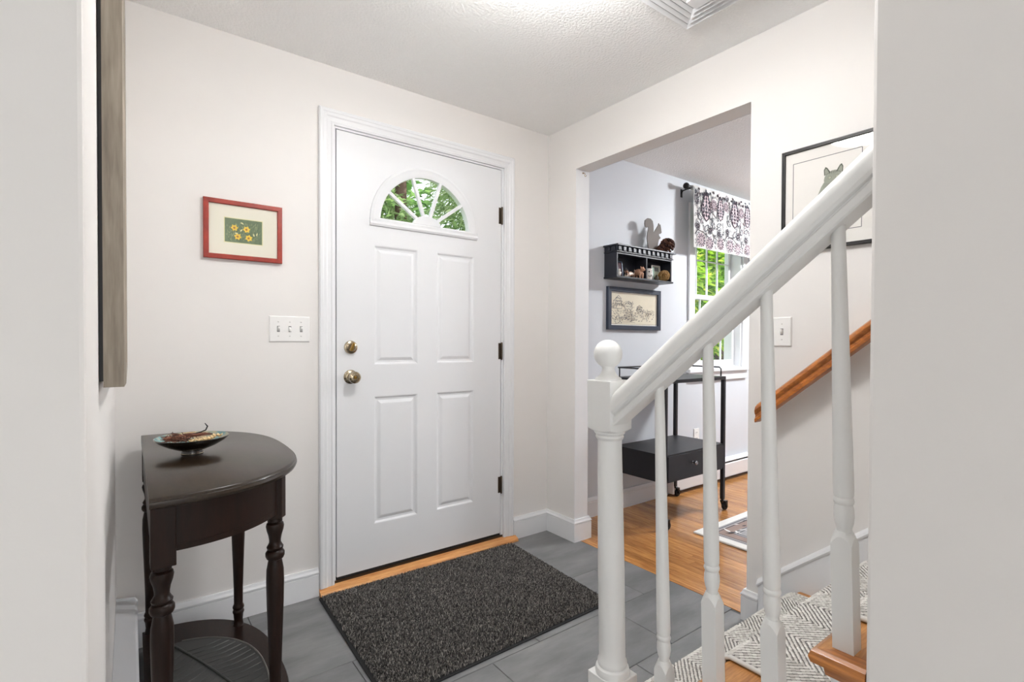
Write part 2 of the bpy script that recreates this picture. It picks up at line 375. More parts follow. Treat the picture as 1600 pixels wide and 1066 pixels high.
# oak threshold
g = G(); g.prism([(-.046, .0), (-.046, .010), (-.040, .017), (-.004, .030), (.0, .030), (.0, .0)], 'x', -1.345, -.252)
th = struct(g, 'trim_3', SILLW, 'light oak threshold board below the front door', 'trim')
g = G(); g.box(-1.285, -.322, .0, .15, 0, .042); build(g, 'saddle', BRONZE, th)

# ------------------------------------------------------------------ front door
d1 = thing('door_1', 'white panelled front door with a fan light', 'door', (-.805, .02, .05), kind='structure')
FX, FZ, FRO, FRI = -.809, 1.702, .298, .258
YF, YB = .0, .044
PX = [(-1.087, -.858), (-.752, -.526)]; PZ = [(.262, .871), (1.02, 1.588)]
lf = G()
for x0, x1 in ((DX0, PX[0][0]), (PX[0][1], PX[1][0]), (PX[1][1], DX1)): lf.box(x0, x1, YF, YB, DZ0, PZ[1][1])
for x0, x1 in PX:
    for z0, z1 in ((DZ0, PZ[0][0]), (PZ[0][1], PZ[1][0])): lf.box(x0, x1, YF, YB, z0, z1)
hole = [(FX+FRI*math.cos(a), FZ+FRI*math.sin(a)) for a in [PI*k/32 for k in range(33)]]
NSEG = len(hole)
# top field split left / right of the fan centre so that each half is a simple polygon
zt = PZ[1][1]
right = [(FX, zt), (DX1, zt), (DX1, DZ1), (FX, DZ1)]+[hole[k] for k in range(16, -1, -1)]+[(FX, FZ)]
left = [(FX, FZ)]+[hole[k] for k in range(32, 15, -1)]+[(FX, DZ1), (DX0, DZ1), (DX0, zt), (FX, zt)]
lf.prism(right, 'y', YF, YB); lf.prism(left, 'y', YF, YB)
build(lf, 'door_leaf', DOORW, d1)
def door_panel(x0, x1, z0, z1):
    g = G(); rings = [(0, 0), (.004, .001), (.011, .0075), (.020, .0085), (.034, .002), (.038, .0015)]
    vs = []
    for i, d in rings:
        k = i
        vs += [(x0+k, YF+d, z0+k), (x1-k, YF+d, z0+k), (x1-k, YF+d, z1-k), (x0+k, YF+d, z1-k)]
    fs = [(r*4+k, r*4+(k+1) % 4, r*4+4+(k+1) % 4, r*4+4+k) for r in range(len(rings)-1) for k in range(4)]
    e = (len(rings)-1)*4; fs.append((e, e+1, e+2, e+3))
    vs += [(x0, YB, z0), (x1, YB, z0), (x1, YB, z1), (x0, YB, z1)]; b = len(vs)-4
    fs += [(b+3, b+2, b+1, b)]+[(k, b+k, b+(k+1) % 4, (k+1) % 4) for k in range(4)]
    g.add(vs, fs); build(g, 'panel', DOORW, d1)
for x0, x1 in PX:
    for z0, z1 in PZ: door_panel(x0, x1, z0, z1)
# fan light: raised surround, spokes, hub and five panes
prof = [(FRI-.012, .010), (FRI-.010, -.006), (FRI+.004, -.011), (FRI+.016, -.009), (FRI+.028, -.013), (FRI+.040, -.008), (FRI+.041, .001)]
g = G(); n = len(prof); K = 33; vs = []
for k in range(K):
    a = PI*k/(K-1)
    vs += [(FX+r*math.cos(a), y, FZ+r*math.sin(a)) for r, y in prof]
g.add(vs, [(k*n+i, k*n+i+1, (k+1)*n+i+1, (k+1)*n+i) for k in range(K-1) for i in range(n-1)])
build(g, 'fan_surround', DOORW, d1, smooth=35)
g = G(); g.prism([(.001, FZ-.024), (-.008, FZ-.023), (-.013, FZ-.014), (-.009, FZ-.003), (-.011, FZ+.008), (-.006, FZ+.016), (.012, FZ+.016)], 'x', FX-FRO-.001, FX+FRO+.001)
build(g, 'fan_base_rail', DOORW, d1)
angs = [36, 72, 108, 144]
for a in angs:
    a = math.radians(a); g = G()
    c, s = math.cos(a), math.sin(a); w2 = .0085
    pts = [(.04, -w2), (FRI, -w2), (FRI, w2), (.04, w2)]
    g.prism([(FX+r*c-t*s, FZ+.0+r*s+t*c) for r, t in pts], 'y', -.006, .012)
    build(g, 'muntin', DOORW, d1, bevel=.003)
g = G(); g.prism([(FX+.078*math.cos(PI*k/10), FZ+.012+.048*math.sin(PI*k/10)) for k in range(11)], 'y', -.010, .012); build(g, 'fan_hub', DOORW, d1, bevel=.003)
bounds = [0]+angs+[180]
for a0, a1 in zip(bounds, bounds[1:]):
    p = [(FX+.03*math.cos(math.radians((a0+a1)/2)), FZ+.03*math.sin(math.radians((a0+a1)/2)))]
    for k in range(9):
        a = math.radians(a0+(a1-a0)*k/8); p.append((FX+(FRI-.001)*math.cos(a), FZ+(FRI-.001)*math.sin(a)))
    build(G().prism(p, 'y', .018, .022), 'pane', PANE, d1)
# hardware
KX = -1.198
g = G(); g.lathe([(.0, -.016), (.017, -.016), (.022, -.011), (.0285, -.009), (.031, -.003), (.031, .001)], (KX, 0, 1.104), 32, 'y'); db = build(g, 'deadbolt', NICKEL, d1, smooth=40)
g = G(); g.prism([(KX-.012, 1.090), (KX-.004, 1.086), (KX+.004, 1.09), (KX+.012, 1.124), (KX+.004, 1.126), (KX-.002, 1.108)], 'y', -.027, -.014); tag(build(g, 'thumb_turn', BRASS, db, bevel=.002), 'brass thumb turn')
g = G(); g.lathe([(.0, -.012), (.016, -.012), (.024, -.010), (.032, -.004), (.033, .001)], (KX, 0, .968), 32, 'y'); kb = build(g, 'door_knob', NICKEL, d1, smooth=40)
g = G(); g.lathe([(.011, -.008), (.011, -.026), (.014, -.032), (.023, -.040), (.0275, -.050), (.0265, -.060), (.020, -.066), (.019, -.064), (.013, -.066), (.012, -.064), (.0, -.064)], (KX, 0, .968), 32, 'y'); build(g, 'knob_grip', NICKEL, kb, smooth=40)
g = G(); g.lathe([(.0, -.0685), (.006, -.068), (.008, -.064), (.008, -.06)], (KX, 0, .968), 16, 'y'); build(g, 'lock_button', BRASS, kb, smooth=40)
for z in (1.834, 1.079, .328):
    g = G(); g.lathe([(.0, -.049), (.004, -.049), (.0055, -.046), (.0055, .046), (.004, .049), (.0, .049)], (-.3455, -.006, z), 12)
    hg = build(g, 'hinge', BRONZE, d1, smooth=40)
    build(G().box(-.364, -.346, -.0015, .001, z-.045, z+.045), 'hinge_leaf', BRONZE, hg)
build(G().box(DX0+.002, DX1-.002, .004, .03, .0425, .0545), 'door_sweep', GAP, d1)

# ------------------------------------------------------------------ stairs
RI, RUN, Y1N, XE = .204, .243, -1.45, -1.085
st = thing('staircase', 'oak and white staircase rising behind the balusters', 'staircase', (-.54, -2.0, 0))
NT = 7
for i in range(1, NT+1):
    yn = Y1N-RUN*(i-1); z = RI*i
    g = G(); x0 = -1.0445
    yb_ = max(yn-RUN-.022, -2.02) if i <= 3 else yn-RUN-.022
    g.prism([(yb_, z-.028), (yn-.010, z-.028), (yn-.003, z-.024), (yn, z-.014), (yn-.003, z-.004), (yn-.010, z), (yb_, z)], 'x', x0 if i <= 3 else -.968, -.0165)
    if i == 3: g.box(-.968, -.0165, yn-RUN-.022, -2.02, z-.028, z)
    build(g, 'tread', TREAD, st)
    if i > 3:
        g = G(); g.box(-.968, -.0165, yn-.046, yn-.028, RI*(i-1)+.0005, z-.0285); build(g, 'riser', TRIM, st); continue
    # mitred nosing return on the open end
    P = [(0, -.028), (.030, -.028), (.037, -.024), (.040, -.014), (.037, -.004), (.030, 0), (0, 0)]
    vs = [(x0-.0003-d, yn-.040+d, z+h) for d, h in P]+[(x0-.0003-d, max(yn-RUN-.02, -2.0205), z+h) for d, h in P]; n = len(P)
    build(G().add(vs, [tuple(range(n)), tuple(range(n, 2*n))[::-1]]+[(k, k+n, (k+1) % n+n, (k+1) % n) for k in range(n)]), 'nosing_return', RETURN, st)
    # the wedge of the nosing in front of the return mitre
    vs = [(x0-.0003, yn-.040+d, z+h) for d, h in P]+[(x0-.0003-.0001-d, yn-.040+d, z+h) for d, h in P]
    build(G().add(vs, [tuple(range(n)), tuple(range(n, 2*n))[::-1]]+[(k, k+n, (k+1) % n+n, (k+1) % n) for k in range(n)]), 'nosing_mitre', TREAD, st)
    g = G(); g.prism([(-1.0625, z-.028), (-1.073, z-.028), (-1.0705, z-.034), (-1.065, z-.044), (-1.0625, z-.046)], 'y', yn-.02, max(yn-RUN-.02, -2.0205)); build(g, 'cove_moulding', RETURN, st)
    g = G(); g.box(-1.045, -.0165, yn-.046, yn-.028, RI*(i-1)+(.0005), z-.0285); build(g, 'riser', TRIM, st)
poly = [(Y1N-.028, 0)]
for i in range(1, 4):
    yn = Y1N-RUN*(i-1); poly += [(yn-.028, RI*i-.0285), (max(yn-.028-RUN, -2.0205), RI*i-.0285)]
poly += [(-2.0205, 0)]
build(G().prism(poly, 'x', -1.0623, -1.0452), 'stringer', TRIM, st)
# skirt board on the right wall
sk = lambda y: .179+.84*(-1.30-y)
g = G(); g.prism([(-1.30, 0), (-1.30, sk(-1.30)-.012), (-3.3, sk(-3.3)-.012), (-3.3, 0)], 'x', -.016, -.0005); build(g, 'skirt_board', TRIM, st)
PC = [(-.0005, -.014), (-.019, -.014), (-.021, -.006), (-.017, .004), (-.010, .012), (-.0005, .014)]
vs = []
for y in (-1.295, -3.3): vs += [(x, y, sk(y)+h) for x, h in PC]
n = len(PC); build(G().add(vs, [tuple(range(n)), tuple(range(n, 2*n))[::-1]]+[(k, k+n, (k+1) % n+n, (k+1) % n) for k in range(n)]), 'skirt_cap', TRIM, st)

# runner: carpet body that follows the steps + yarn loops + bound edges
YARN = island('ivory_yarn', [(0, lin(198, 194, 188)), (.3, lin(218, 215, 210)), (1, lin(236, 234, 229))], .9)
BACKING = plain('grey_carpet_backing', lin(118, 115, 111), .95)
BIND = plain('white_binding', lin(222, 220, 216), .8, bmp=(300, .2, .001))
RX0, RX1, TH = -.918, -.064, .010
rn = thing('stair_runner', 'ivory and grey herringbone carpet runner on the stairs', 'carpet runner', ((RX0+RX1)/2, -2.0, 0))
path = [(Y1N-.026, .002)]
for i in range(1, NT+1):
    yn = Y1N-RUN*(i-1); z = RI*i
    path += [(yn-.0265, z-.034), (yn-.008, z-.0325), (yn+.0015, z-.026), (yn+.0025, z-.014), (yn+.0015, z-.004), (yn-.008, z+.001)]
    path += [(yn-RUN-.02, z+.001), (yn-RUN-.0265, z+.004)]
def offset(path, d):
    out = []
    for k, p in enumerate(path):
        a = Vector(path[max(k-1, 0)]); b = Vector(path[min(k+1, len(path)-1)]); t = (b-a).normalized()
        out.append((p[0]+t.y*d, p[1]-t.x*d))
    return out
# outside of the stair is +y and up
outer = offset(path, TH)
g = G(); n = len(path); vs = []
for x in (RX0, RX1):
    vs += [(x, y, z) for y, z in path]+[(x, y, z) for y, z in outer]
fs = []
for k in range(n-1):
    fs += [(n+k, n+k+1, 3*n+k+1, 3*n+k), (k, 2*n+k, 2*n+k+1, k+1), (k, k+1, n+k+1, n+k), (2*n+k, 3*n+k, 3*n+k+1, 2*n+k+1)]
g.add(vs, fs); build(g, 'carpet', BACKING, rn)
for x in (RX0, RX1):
    g = G(); mid = offset(path, TH*.5+.001); g.tube([(x, y, z) for y, z in mid], .0055, 7); build(g, 'binding', BIND, rn, smooth=60)
# yarn loops: chevron bands across the runner
g = G()
def loop(cx, cyv, base, du, L=.0080, W=.0034, hgt=.0027):
    # base(u, v) -> point, normal ; du: direction angle in the carpet plane
    ca, sa = math.cos(du), math.sin(du)
    pts = []
    for a, b, h in ((-L, 0, 0), (-.4*L, W, 0), (.4*L, W, 0), (L, 0, 0), (.4*L, -W, 0), (-.4*L, -W, 0), (-.45*L, 0, hgt), (.45*L, 0, hgt)):
        p, nn = base(cx+a*ca-b*sa, cyv+a*sa+b*ca); pts.append(p+nn*h)
    g.add(pts, [(0, 6, 1), (1, 6, 7, 2), (2, 7, 3), (3, 7, 4), (4, 7, 6, 5), (5, 6, 0)])
lens = [0]
for a, b in zip(outer, outer[1:]): lens.append(lens[-1]+math.hypot(b[0]-a[0], b[1]-a[1]))
def base_fn(u, v):
    v = min(max(v, 0), lens[-1]-1e-5); k = 0
    lo, hi = 0, len(lens)-2
    while lo < hi:
        md = (lo+hi+1)//2
        if lens[md] <= v: lo = md
        else: hi = md-1
    k = lo; t = (v-lens[k])/max(lens[k+1]-lens[k], 1e-6); a, b = outer[k], outer[k+1]
    tx, tz = b[0]-a[0], b[1]-a[1]; L = math.hypot(tx, tz) or 1e-6
    return Vector((u, a[0]+tx*t, a[1]+tz*t)), Vector((0, tz/L, -tx/L))
BAND, SPX, SPY = .098, .0076, .0182
vmax = lens[8*4+2]; v = .012; row = 0
while v < vmax:
    u = RX0+.008; col = 0
    while u < RX1-.006:
        band = int((u-RX0)/BAND); sgn = 1 if band % 2 == 0 else -1
        loc = (u-RX0) % BAND
        vv = v+sgn*(loc-BAND/2)*.85
        if 0.004 < vv < lens[-1]-.01: loop(u+random.uniform(-.0006, .0006), vv+random.uniform(-.0008, .0008), base_fn, sgn*.70+random.uniform(-.05, .05))
        u += SPX; col += 1
    v += SPY*.72; row += 1
tag(build(g, 'yarn_loops', YARN, rn, smooth=70, recalc=False), kind='stuff')

# balustrade: newel, handrail, balusters
bl = thing('balustrade', 'white stair balustrade with a ball topped newel post', 'balustrade', (-1.03, -1.43, 0))
NX, NY = -1.03, -1.43; XB = -1.034
lean = lambda v: Vector((v.x, v.y-.024*(1.0-v.z), v.z))     # the old post leans a little
def cham_post(g, hw, z0, z1, cx, cy, tip0=None, tip1=None):
    """square post whose ends are cut by a cone (lamb's tongue); tip0 / tip1 = height of the scallop"""
    N = 8; 
    ring = []
    for sx, sy, ex, ey in ((-1, -1, 1, -1), (1, -1, 1, 1), (1, 1, -1, 1), (-1, 1, -1, -1)):
        for k in range(N): t = k/N; ring.append((hw*(sx+(ex-sx)*t), hw*(sy+(ey-sy)*t)))
    n = len(ring); rows = []
    def cone(zc, up, hgt):
        out = []
        for x, y in ring:
            r = math.hypot(x, y)/hw; out.append(zc-up*hgt*(r-1)/.4142)
        return out
    bot = [z0]*n if tip0 is None else cone(z0, -1, tip0); top = [z1]*n if tip1 is None else cone(z1, 1, tip1)
    vs = [(cx+x, cy+y, b) for (x, y), b in zip(ring, bot)]+[(cx+x, cy+y, t) for (x, y), t in zip(ring, top)]
    fs = [(k, (k+1) % n, (k+1) % n+n, k+n) for k in range(n)]
    o = len(vs); nr = []
    # close the scalloped ends with a ring that narrows to the turned part
    for zz, idx, tp in ((z0, 0, tip0), (z1, n, tip1)):
        s = len(vs)
        sgn = -1 if idx == 0 else 1
        if tp is None: fs.append(tuple(range(idx, idx+n))); continue
        for x, y in ring:
            r = math.hypot(x, y); q = .80*hw/r; vs.append((cx+x*q, cy+y*q, zz+sgn*.25*tp+sgn*.004))
        fs += [(idx+k, idx+(k+1) % n, s+(k+1) % n, s+k) for k in range(n)]; fs.append(tuple(range(s, s+n)))
    g.add(vs, fs)
nw = G(); cham_post(nw, .044, 0, .292, NX, NY); nw.map(lean); newel = build(nw, 'newel_post', STAIRW, bl, bevel=.002)
g = G(); g.lathe([(.030, .290), (.0425, .291), (.0435, .300), (.041, .309), (.036, .313), (.0375, .318), (.037, .324), (.0335, .330), (.0335, .36), (.0335, .55), (.032, .75), (.0305, .875), (.0305, .885), (.034, .888), (.036, .893), (.034, .898), (.0385, .902), (.0395, .907), (.037, .914), (.03, .92)], (NX, NY, 0), 32)
g.map(lean); build(g, 'newel_shaft', STAIRW, newel, smooth=35)
g = G(); cham_post(g, .0395, .908, 1.037, NX, NY, tip0=.006); g.map(lean); build(g, 'newel_block', STAIRW, newel, bevel=.002)
g = G(); g.lathe([(.03, 1.035), (.0335, 1.037), (.033, 1.042), (.026, 1.046), (.021, 1.051), (.0165, 1.060), (.0155, 1.066), (.017, 1.071)]+[(.0362*math.sin(a), 1.1035-.0362*math.cos(a)) for a in [math.radians(q) for q in range(28, 181, 8)]], (NX-.002, NY, 0), 32)
g.map(lean); build(g, 'newel_ball', STAIRW, newel, smooth=50)
SL = .825
railz = lambda y: .931+SL*(-1.475-y)           # underside of the rail
cs = 1/math.sqrt(1+SL*SL)
RP = [(-.014, 0), (-.0235, 0), (-.0265, .003), (-.0265, .0145), (-.0225, .0175), (-.0225, .0205), (-.0295, .0225), (-.0345, .0275), (-.0352, .040), (-.0338, .050), (-.029, .0585), (-.020, .0645), (-.009, .067), (0, .0672)]
RP = RP+[(-x, z) for x, z in RP[-2::-1]]
vs = []; n = len(RP)
for y in (-1.4695, -2.08): vs += [(XB+x, y, railz(y)+h/cs) for x, h in RP]
build(G().add(vs, [tuple(range(n)), tuple(range(n, 2*n))[::-1]]+[(k, k+n, (k+1) % n+n, (k+1) % n) for k in range(n)]), 'handrail', STAIRW, bl, smooth=27)
for i, y in enumerate((-1.612, -1.731, -1.857, -1.977)):
    zb = RI*(1, 2, 2, 3)[i]; zt2 = railz(y+.019)+.004
    tilt = lambda v, zb=zb: Vector((v.x, v.y+.029*(v.z-zb), v.z))
    g = G(); cham_post(g, .0162, zb, zb+.193, XB, y, tip1=.015); g.map(tilt)
    bs_ = build(g, 'baluster', STAIRW, bl)
    top = zt2
    g = G(); g.lathe([(.012, zb+.188), (.0125, zb+.196), (.0115, zb+.204), (.0118, zb+.207), (.0140, zb+.214), (.0157, zb+.226), (.0152, zb+.238), (.0132, zb+.2465), (.0150, zb+.2485), (.0160, zb+.2525), (.0150, zb+.2565), (.0138, zb+.2585), (.0152, zb+.263), (.0156, zb+.275), (.0152, zb+.33), (.0125, zb+.33+.6*(top-zb-.33)), (.0108, top), (.0108, top+.004)], (XB, y, 0), 24); g.map(tilt)
    build(g, 'turned_shaft', STAIRW, bs_, smooth=35)

# ------------------------------------------------------------------ dining window
w1 = thing('window_1', 'white double hung window with divided panes', 'window', (1.837, .05, WZ0), kind='structure')
def bar(name, x0, x1, y0, y1, z0, z1, mat=TRIM, par=None, bev=.002): return build(G().box(x0, x1, y0, y1, z0, z1), name, mat, par or w1, bevel=bev)
CW = .072
bar('casing_board', WX0-CW, WX0, -.018, -.0005, .922, WZ1+CW); bar('casing_board', WX1, WX1+CW, -.018, -.0005, .922, WZ1+CW); bar('casing_board', WX0, WX1, -.018, -.0005, WZ1, WZ1+CW)
bar('stool', WX0-CW-.02, WX1+CW+.02, -.042, .05, .898, .922); bar('apron', WX0-CW, WX1+CW, -.018, -.0005, .826, .898)
for x0, x1 in ((WX0, WX0+.012), (WX1-.012, WX1)): bar('jamb_liner', x0, x1, -.0005, .15, .93, WZ1, bev=0)
bar('head_jamb', WX0+.012, WX1-.012, 0, .15, WZ1-.012, WZ1, bev=0); bar('sill', WX0+.012, WX1-.012, .05, .15, .922, .94, bev=0)
def sash(y, z0, z1):
    x0, x1 = WX0+.014, WX1-.014; s = bar('sash', x0, x0+.032, y, y+.032, z0, z1)
    bar('stile', x1-.032, x1, y, y+.032, z0, z1, par=s); bar('rail', x0+.032, x1-.032, y, y+.032, z0, z0+.042, par=s); bar('rail', x0+.032, x1-.032, y, y+.032, z1-.034, z1, par=s)
    gx0, gx1, gz0, gz1 = x0+.032, x1-.032, z0+.042, z1-.034
    cw = (gx1-gx0)/4; ch = (gz1-gz0)/2
    for k in (1, 2, 3): bar('muntin', gx0+cw*k-.0045, gx0+cw*k+.0045, y+.009, y+.025, gz0, gz1, par=s)
    bar('muntin', gx0, gx1, y+.008, y+.026, gz0+ch-.0045, gz0+ch+.0045, par=s)
    for k in range(4):
        for j in range(2): bar('pane', gx0+cw*k+.001, gx0+cw*(k+1)-.001, y+.0155, y+.0185, gz0+ch*j+.001, gz0+ch*(j+1)-.001, PANE, s, 0)
sash(.055, .942, 1.512); sash(.092, 1.478, WZ1-.014)

# ================================================================== CEILING LIGHTS
def dome(name, label, x, y, R, mat, z=H, drop=.135):
    t = thing(name, label, 'ceiling light', (x, y, z))
    g = G(); g.lathe([(R*.9, z-.0005), (R*1.04, z-.002), (R*1.05, z-.018), (R*1.0, z-.026), (R*.9, z-.026)], (x, y, 0), 48); build(g, 'base_ring', TRIM, t, smooth=40)
    g = G(); g.lathe([(R*math.cos(a), z-.024-(drop-.024)*math.sin(a)) for a in [PI/2*k/14 for k in range(15)]], (x, y, 0), 48); build(g, 'glass_dome', mat, t, smooth=60)
    return t
cl = thing('ceiling_light', 'semi-flush opal glass bowl ceiling light lit above the doormat', 'ceiling light', (-1.05, -1.275, H))
g = G(); g.lathe([(.0, H-.0005), (.075, H-.0005), (.078, H-.006), (.06, H-.018), (.014, H-.024), (.008, H-.03), (.008, 2.172)], (-1.05, -1.275, 0), 32); build(g, 'canopy', NICKEL, cl, smooth=40)
g = G(); Rg = .172; P = [(Rg*math.sin(a), 2.283-.118*(math.cos(a))) for a in [PI/2*k/14 for k in range(15)]]; P = P+[(r-.004 if r > .004 else 0, z+.004) for r, z in P[::-1]]
g.lathe(P, (-1.05, -1.275, 0), 48, caps=False); build(g, 'glass_bowl', LAMPG, cl, smooth=60)
g = G(); g.lathe([(.0, 2.148), (.006, 2.149), (.010, 2.155), (.007, 2.164), (.014, 2.168)], (-1.05, -1.275, 0), 20); build(g, 'finial', NICKEL, cl, smooth=50)
fl = thing('hall_fill_lamp', 'unseen fill lamp with a lit white globe added in the hall', 'fill lamp', (-2.3, -4.7, 0))  # unseen lamp added as fill for the ceiling and the foyer
g = G(); g.lathe([(.14, 0), (.14, .015), (.03, .03), (.012, .04), (.012, .05)], (-2.3, -4.7, 0), 32); build(g, 'base', BLACKG, fl, smooth=40)
build(G().tube([(-2.3, -4.7, .04), (-2.3, -4.7, 1.33)], .011, 12), 'pole', BLACKG, fl, smooth=60)
build(G().ball((-2.3, -4.7, 1.53), .22, 32, 20), 'globe', FILLH, fl, smooth=60)
dome('ceiling_light', 'unseen round opal glass ceiling light lit in the dining room', 2.35, -1.15, .185, LAMPD)  # unseen lamp, set where the squirrel's shadow puts the light

# ceiling air diffuser, stepped square louvres
vt = thing('ceiling_vent', 'white square stepped air diffuser on the ceiling', 'air vent', (-.42, -1.28, H))
vx, vy = -.425, -1.28
def sq_ring(r0, z0, r1, z1, th):
    g = G(); vs = []
    for r, z in ((r0, z0), (r1, z1), (r1, z1-th), (r0, z0-th)):
        vs += [(vx-r, vy-r, z), (vx+r, vy-r, z), (vx+r, vy+r, z), (vx-r, vy+r, z)]
    fs = [(a*4+k, a*4+(k+1) % 4, ((a+1) % 4)*4+(k+1) % 4, ((a+1) % 4)*4+k) for a in range(4) for k in range(4)]
    return g.add(vs, fs)
build(sq_ring(.152, H-.001, .145, H-.001, .007), 'frame', TRIM, vt)
for k, r in enumerate((.143, .120, .097, .074, .051)):
    build(sq_ring(r, H-.017-.001*k, r-.0125, H-.009-.001*k, .0015), 'louvre', TRIM, vt)
build(G().box(vx-.028, vx+.028, vy-.028, vy+.028, H-.045, H-.038), 'centre_plate', TRIM, vt)
build(G().box(vx-.144, vx+.144, vy-.144, vy+.144, H-.003, H-.001), 'backing', plain('louvre_gap_shade', lin(110, 110, 110), .9), vt)  # grey sheet stands in for the shade in the louvre gaps

# ================================================================== FOYER THINGS
# doormat: rubber base with a dense tufted pile
MC = [(-1.355, -.036), (-.305, -.056), (-.345, -.825), (-1.380, -.842)]
dm = thing('doormat', 'charcoal grey tufted doormat in front of the door', 'doormat', (-.85, -.44, 0))
cxm = sum(p[0] for p in MC)/4; cym = sum(p[1] for p in MC)/4
def quadpt(u, v):
    a, b, c, d = [Vector(p) for p in MC]; return (a*(1-u)+b*u)*(1-v)+(d*(1-u)+c*u)*v
rim = []
for k in range(4):
    p0 = Vector(MC[k-1]); p1 = Vector(MC[k]); p2 = Vector(MC[(k+1) % 4])
    a = p1+(p0-p1).normalized()*.02; b = p1+(p2-p1).normalized()*.02
    for t in (0, .25, .5, .75, 1): rim.append(tuple((a*(1-t)+p1*t)*(1-t)+(p1*(1-t)+b*t)*t))
build(G().prism(rim, 'z', .0005, .006), 'rubber_base', RUBBER, dm, bevel=.002)
PILE = island('charcoal_pile', [(0, lin(40, 40, 41)), (.35, lin(84, 82, 81)), (.65, lin(124, 120, 117)), (.88, lin(176, 170, 163)), (1, lin(222, 215, 206))], .95)
g = G(); vs = []; fs = []
for i in range(118000):
    u, v = random.random(), random.random()
    u = .012+.976*u; v = .014+.972*v; p = quadpt(u, v)
    a = random.uniform(0, 2*PI); b = random.uniform(0, 2*PI); h = random.uniform(.007, .0125); ln = random.uniform(0, .005); wd = .0013
    dx, dy = math.cos(a)*wd, math.sin(a)*wd; tx, ty = p.x+math.cos(b)*ln, p.y+math.sin(b)*ln; o = len(vs)
    vs += [(p.x-dx, p.y-dy, .0055), (p.x+dx, p.y+dy, .0055), (tx+dx*.8, ty+dy*.8, .0055+h), (tx-dx*.8, ty-dy*.8, .0055+h)]; fs.append((o, o+1, o+2, o+3))
g.v = vs; g.f = fs; g.m = [0]*len(fs)
tag(build(g, 'pile', PILE, dm, recalc=False), kind='stuff')

# half-round console table
TXB, TD, TYC, TL, TZ = -1.981, .388, -.513, .468, .790
ct = thing('console_table', 'dark espresso half-round console table against the left wall', 'console table', (-1.82, TYC, 0))
def dshape(inset, n=48, e=2.55, back=0):
    p = []
    for k in range(n+1):
        a = -PI/2+PI*k/n; c, s = math.cos(a), math.sin(a)
        p.append((TXB+back+(TD-inset-back)*abs(c)**(2/e), TYC+(TL-inset)*math.copysign(abs(s)**(2/e), s)))
    return p
def slab(levels, back=0):
    g = G(); rows = [[(x, y, z) for x, y in dshape(i, back=back)] for i, z in levels]; n = len(rows[0]); vs = [v for r in rows for v in r]
    fs = [(r*n+k, r*n+(k+1) % n, (r+1)*n+(k+1) % n, (r+1)*n+k) for r in range(len(rows)-1) for k in range(n)]
    fs += [tuple(range(n))[::-1], tuple(range((len(rows)-1)*n, len(rows)*n))]; return g.add(vs, fs)
build(slab([(.010, TZ-.024), (.003, TZ-.022), (.0, TZ-.015), (.002, TZ-.008), (.006, TZ-.0075), (.008, TZ-.002), (.0105, TZ)]), 'table_top', ESPTOP, ct, smooth=40)
# apron in three facets between the leg blocks
LB = [(-1.957, TYC-.432), (-1.694, TYC-.300), (-1.694, TYC+.300), (-1.957, TYC+.432)]     # legs
def band(pts, z0, z1, th):
    g = G(); n = len(pts); vs = []
    for k in range(n):
        a = Vector(pts[max(k-1, 0)]); b = Vector(pts[min(k+1, n-1)]); t = (b-a).normalized(); q = Vector((t.y, -t.x))*th
        p = Vector(pts[k]); vs += [(p.x, p.y, z0), (p.x, p.y, z1), (p.x-q.x, p.y-q.y, z1), (p.x-q.x, p.y-q.y, z0)]
    fs = [(k*4+j, k*4+(j+1) % 4, k*4+4+(j+1) % 4, k*4+4+j) for k in range(n-1) for j in range(4)]+[(3, 2, 1, 0), tuple(range(4*n-4, 4*n))]
    return g.add(vs, fs)
def arc_pts(p, q, bulge, n=12):
    p = Vector(p); q = Vector(q); t = q-p; nn = Vector((t.y, -t.x)).normalized()
    return [tuple(p+t*(k/n)+nn*bulge*4*(k/n)*(1-k/n)) for k in range(n+1)]
segs = [((-1.965, TYC-.449), (-1.690, TYC-.318), .042), ((-1.672, TYC-.300), (-1.672, TYC+.300), .036), ((-1.690, TYC+.318), (-1.965, TYC+.449), .042)]
for a, b, bu in segs:
    ap = build(band(arc_pts(a, b, bu), .662, TZ-.0235, .016), 'apron', ESP, ct, smooth=30)
    build(band([(x, y) for x, y in arc_pts(a, b, bu+.0015)], .662, .676, .008), 'apron_bead', ESP, ap, smooth=30)
build(G().box(TXB+.004, TXB+.018, TYC-.43, TYC+.43, .662, TZ-.0235), 'back_rail', ESP, ct)
build(slab([(.026, .062), (.022, .066), (.020, .074), (.023, .080)]), 'shelf', ESP, ct, smooth=40)
LEGP = [(.019, .080), (.0165, .083), (.0145, .10), (.0165, .122), (.0185, .126), (.0195, .131), (.018, .136), (.0155, .139), (.0185, .143), (.0195, .148), (.018, .153), (.0150, .160), (.0155, .22), (.0185, .32), (.0215, .41), (.0228, .475), (.0220, .51), (.0175, .535), (.0165, .538), (.0215, .541), (.0245, .548), (.0245, .557), (.0205, .563), (.0175, .565), (.0205, .568), (.0215, .573), (.0185, .578), (.0150, .585), (.0150, .592), (.0170, .605), (.0215, .620), (.0232, .631), (.0215, .638), (.0165, .641), (.0190, .644), (.0190, .652), (.0180, .655)]
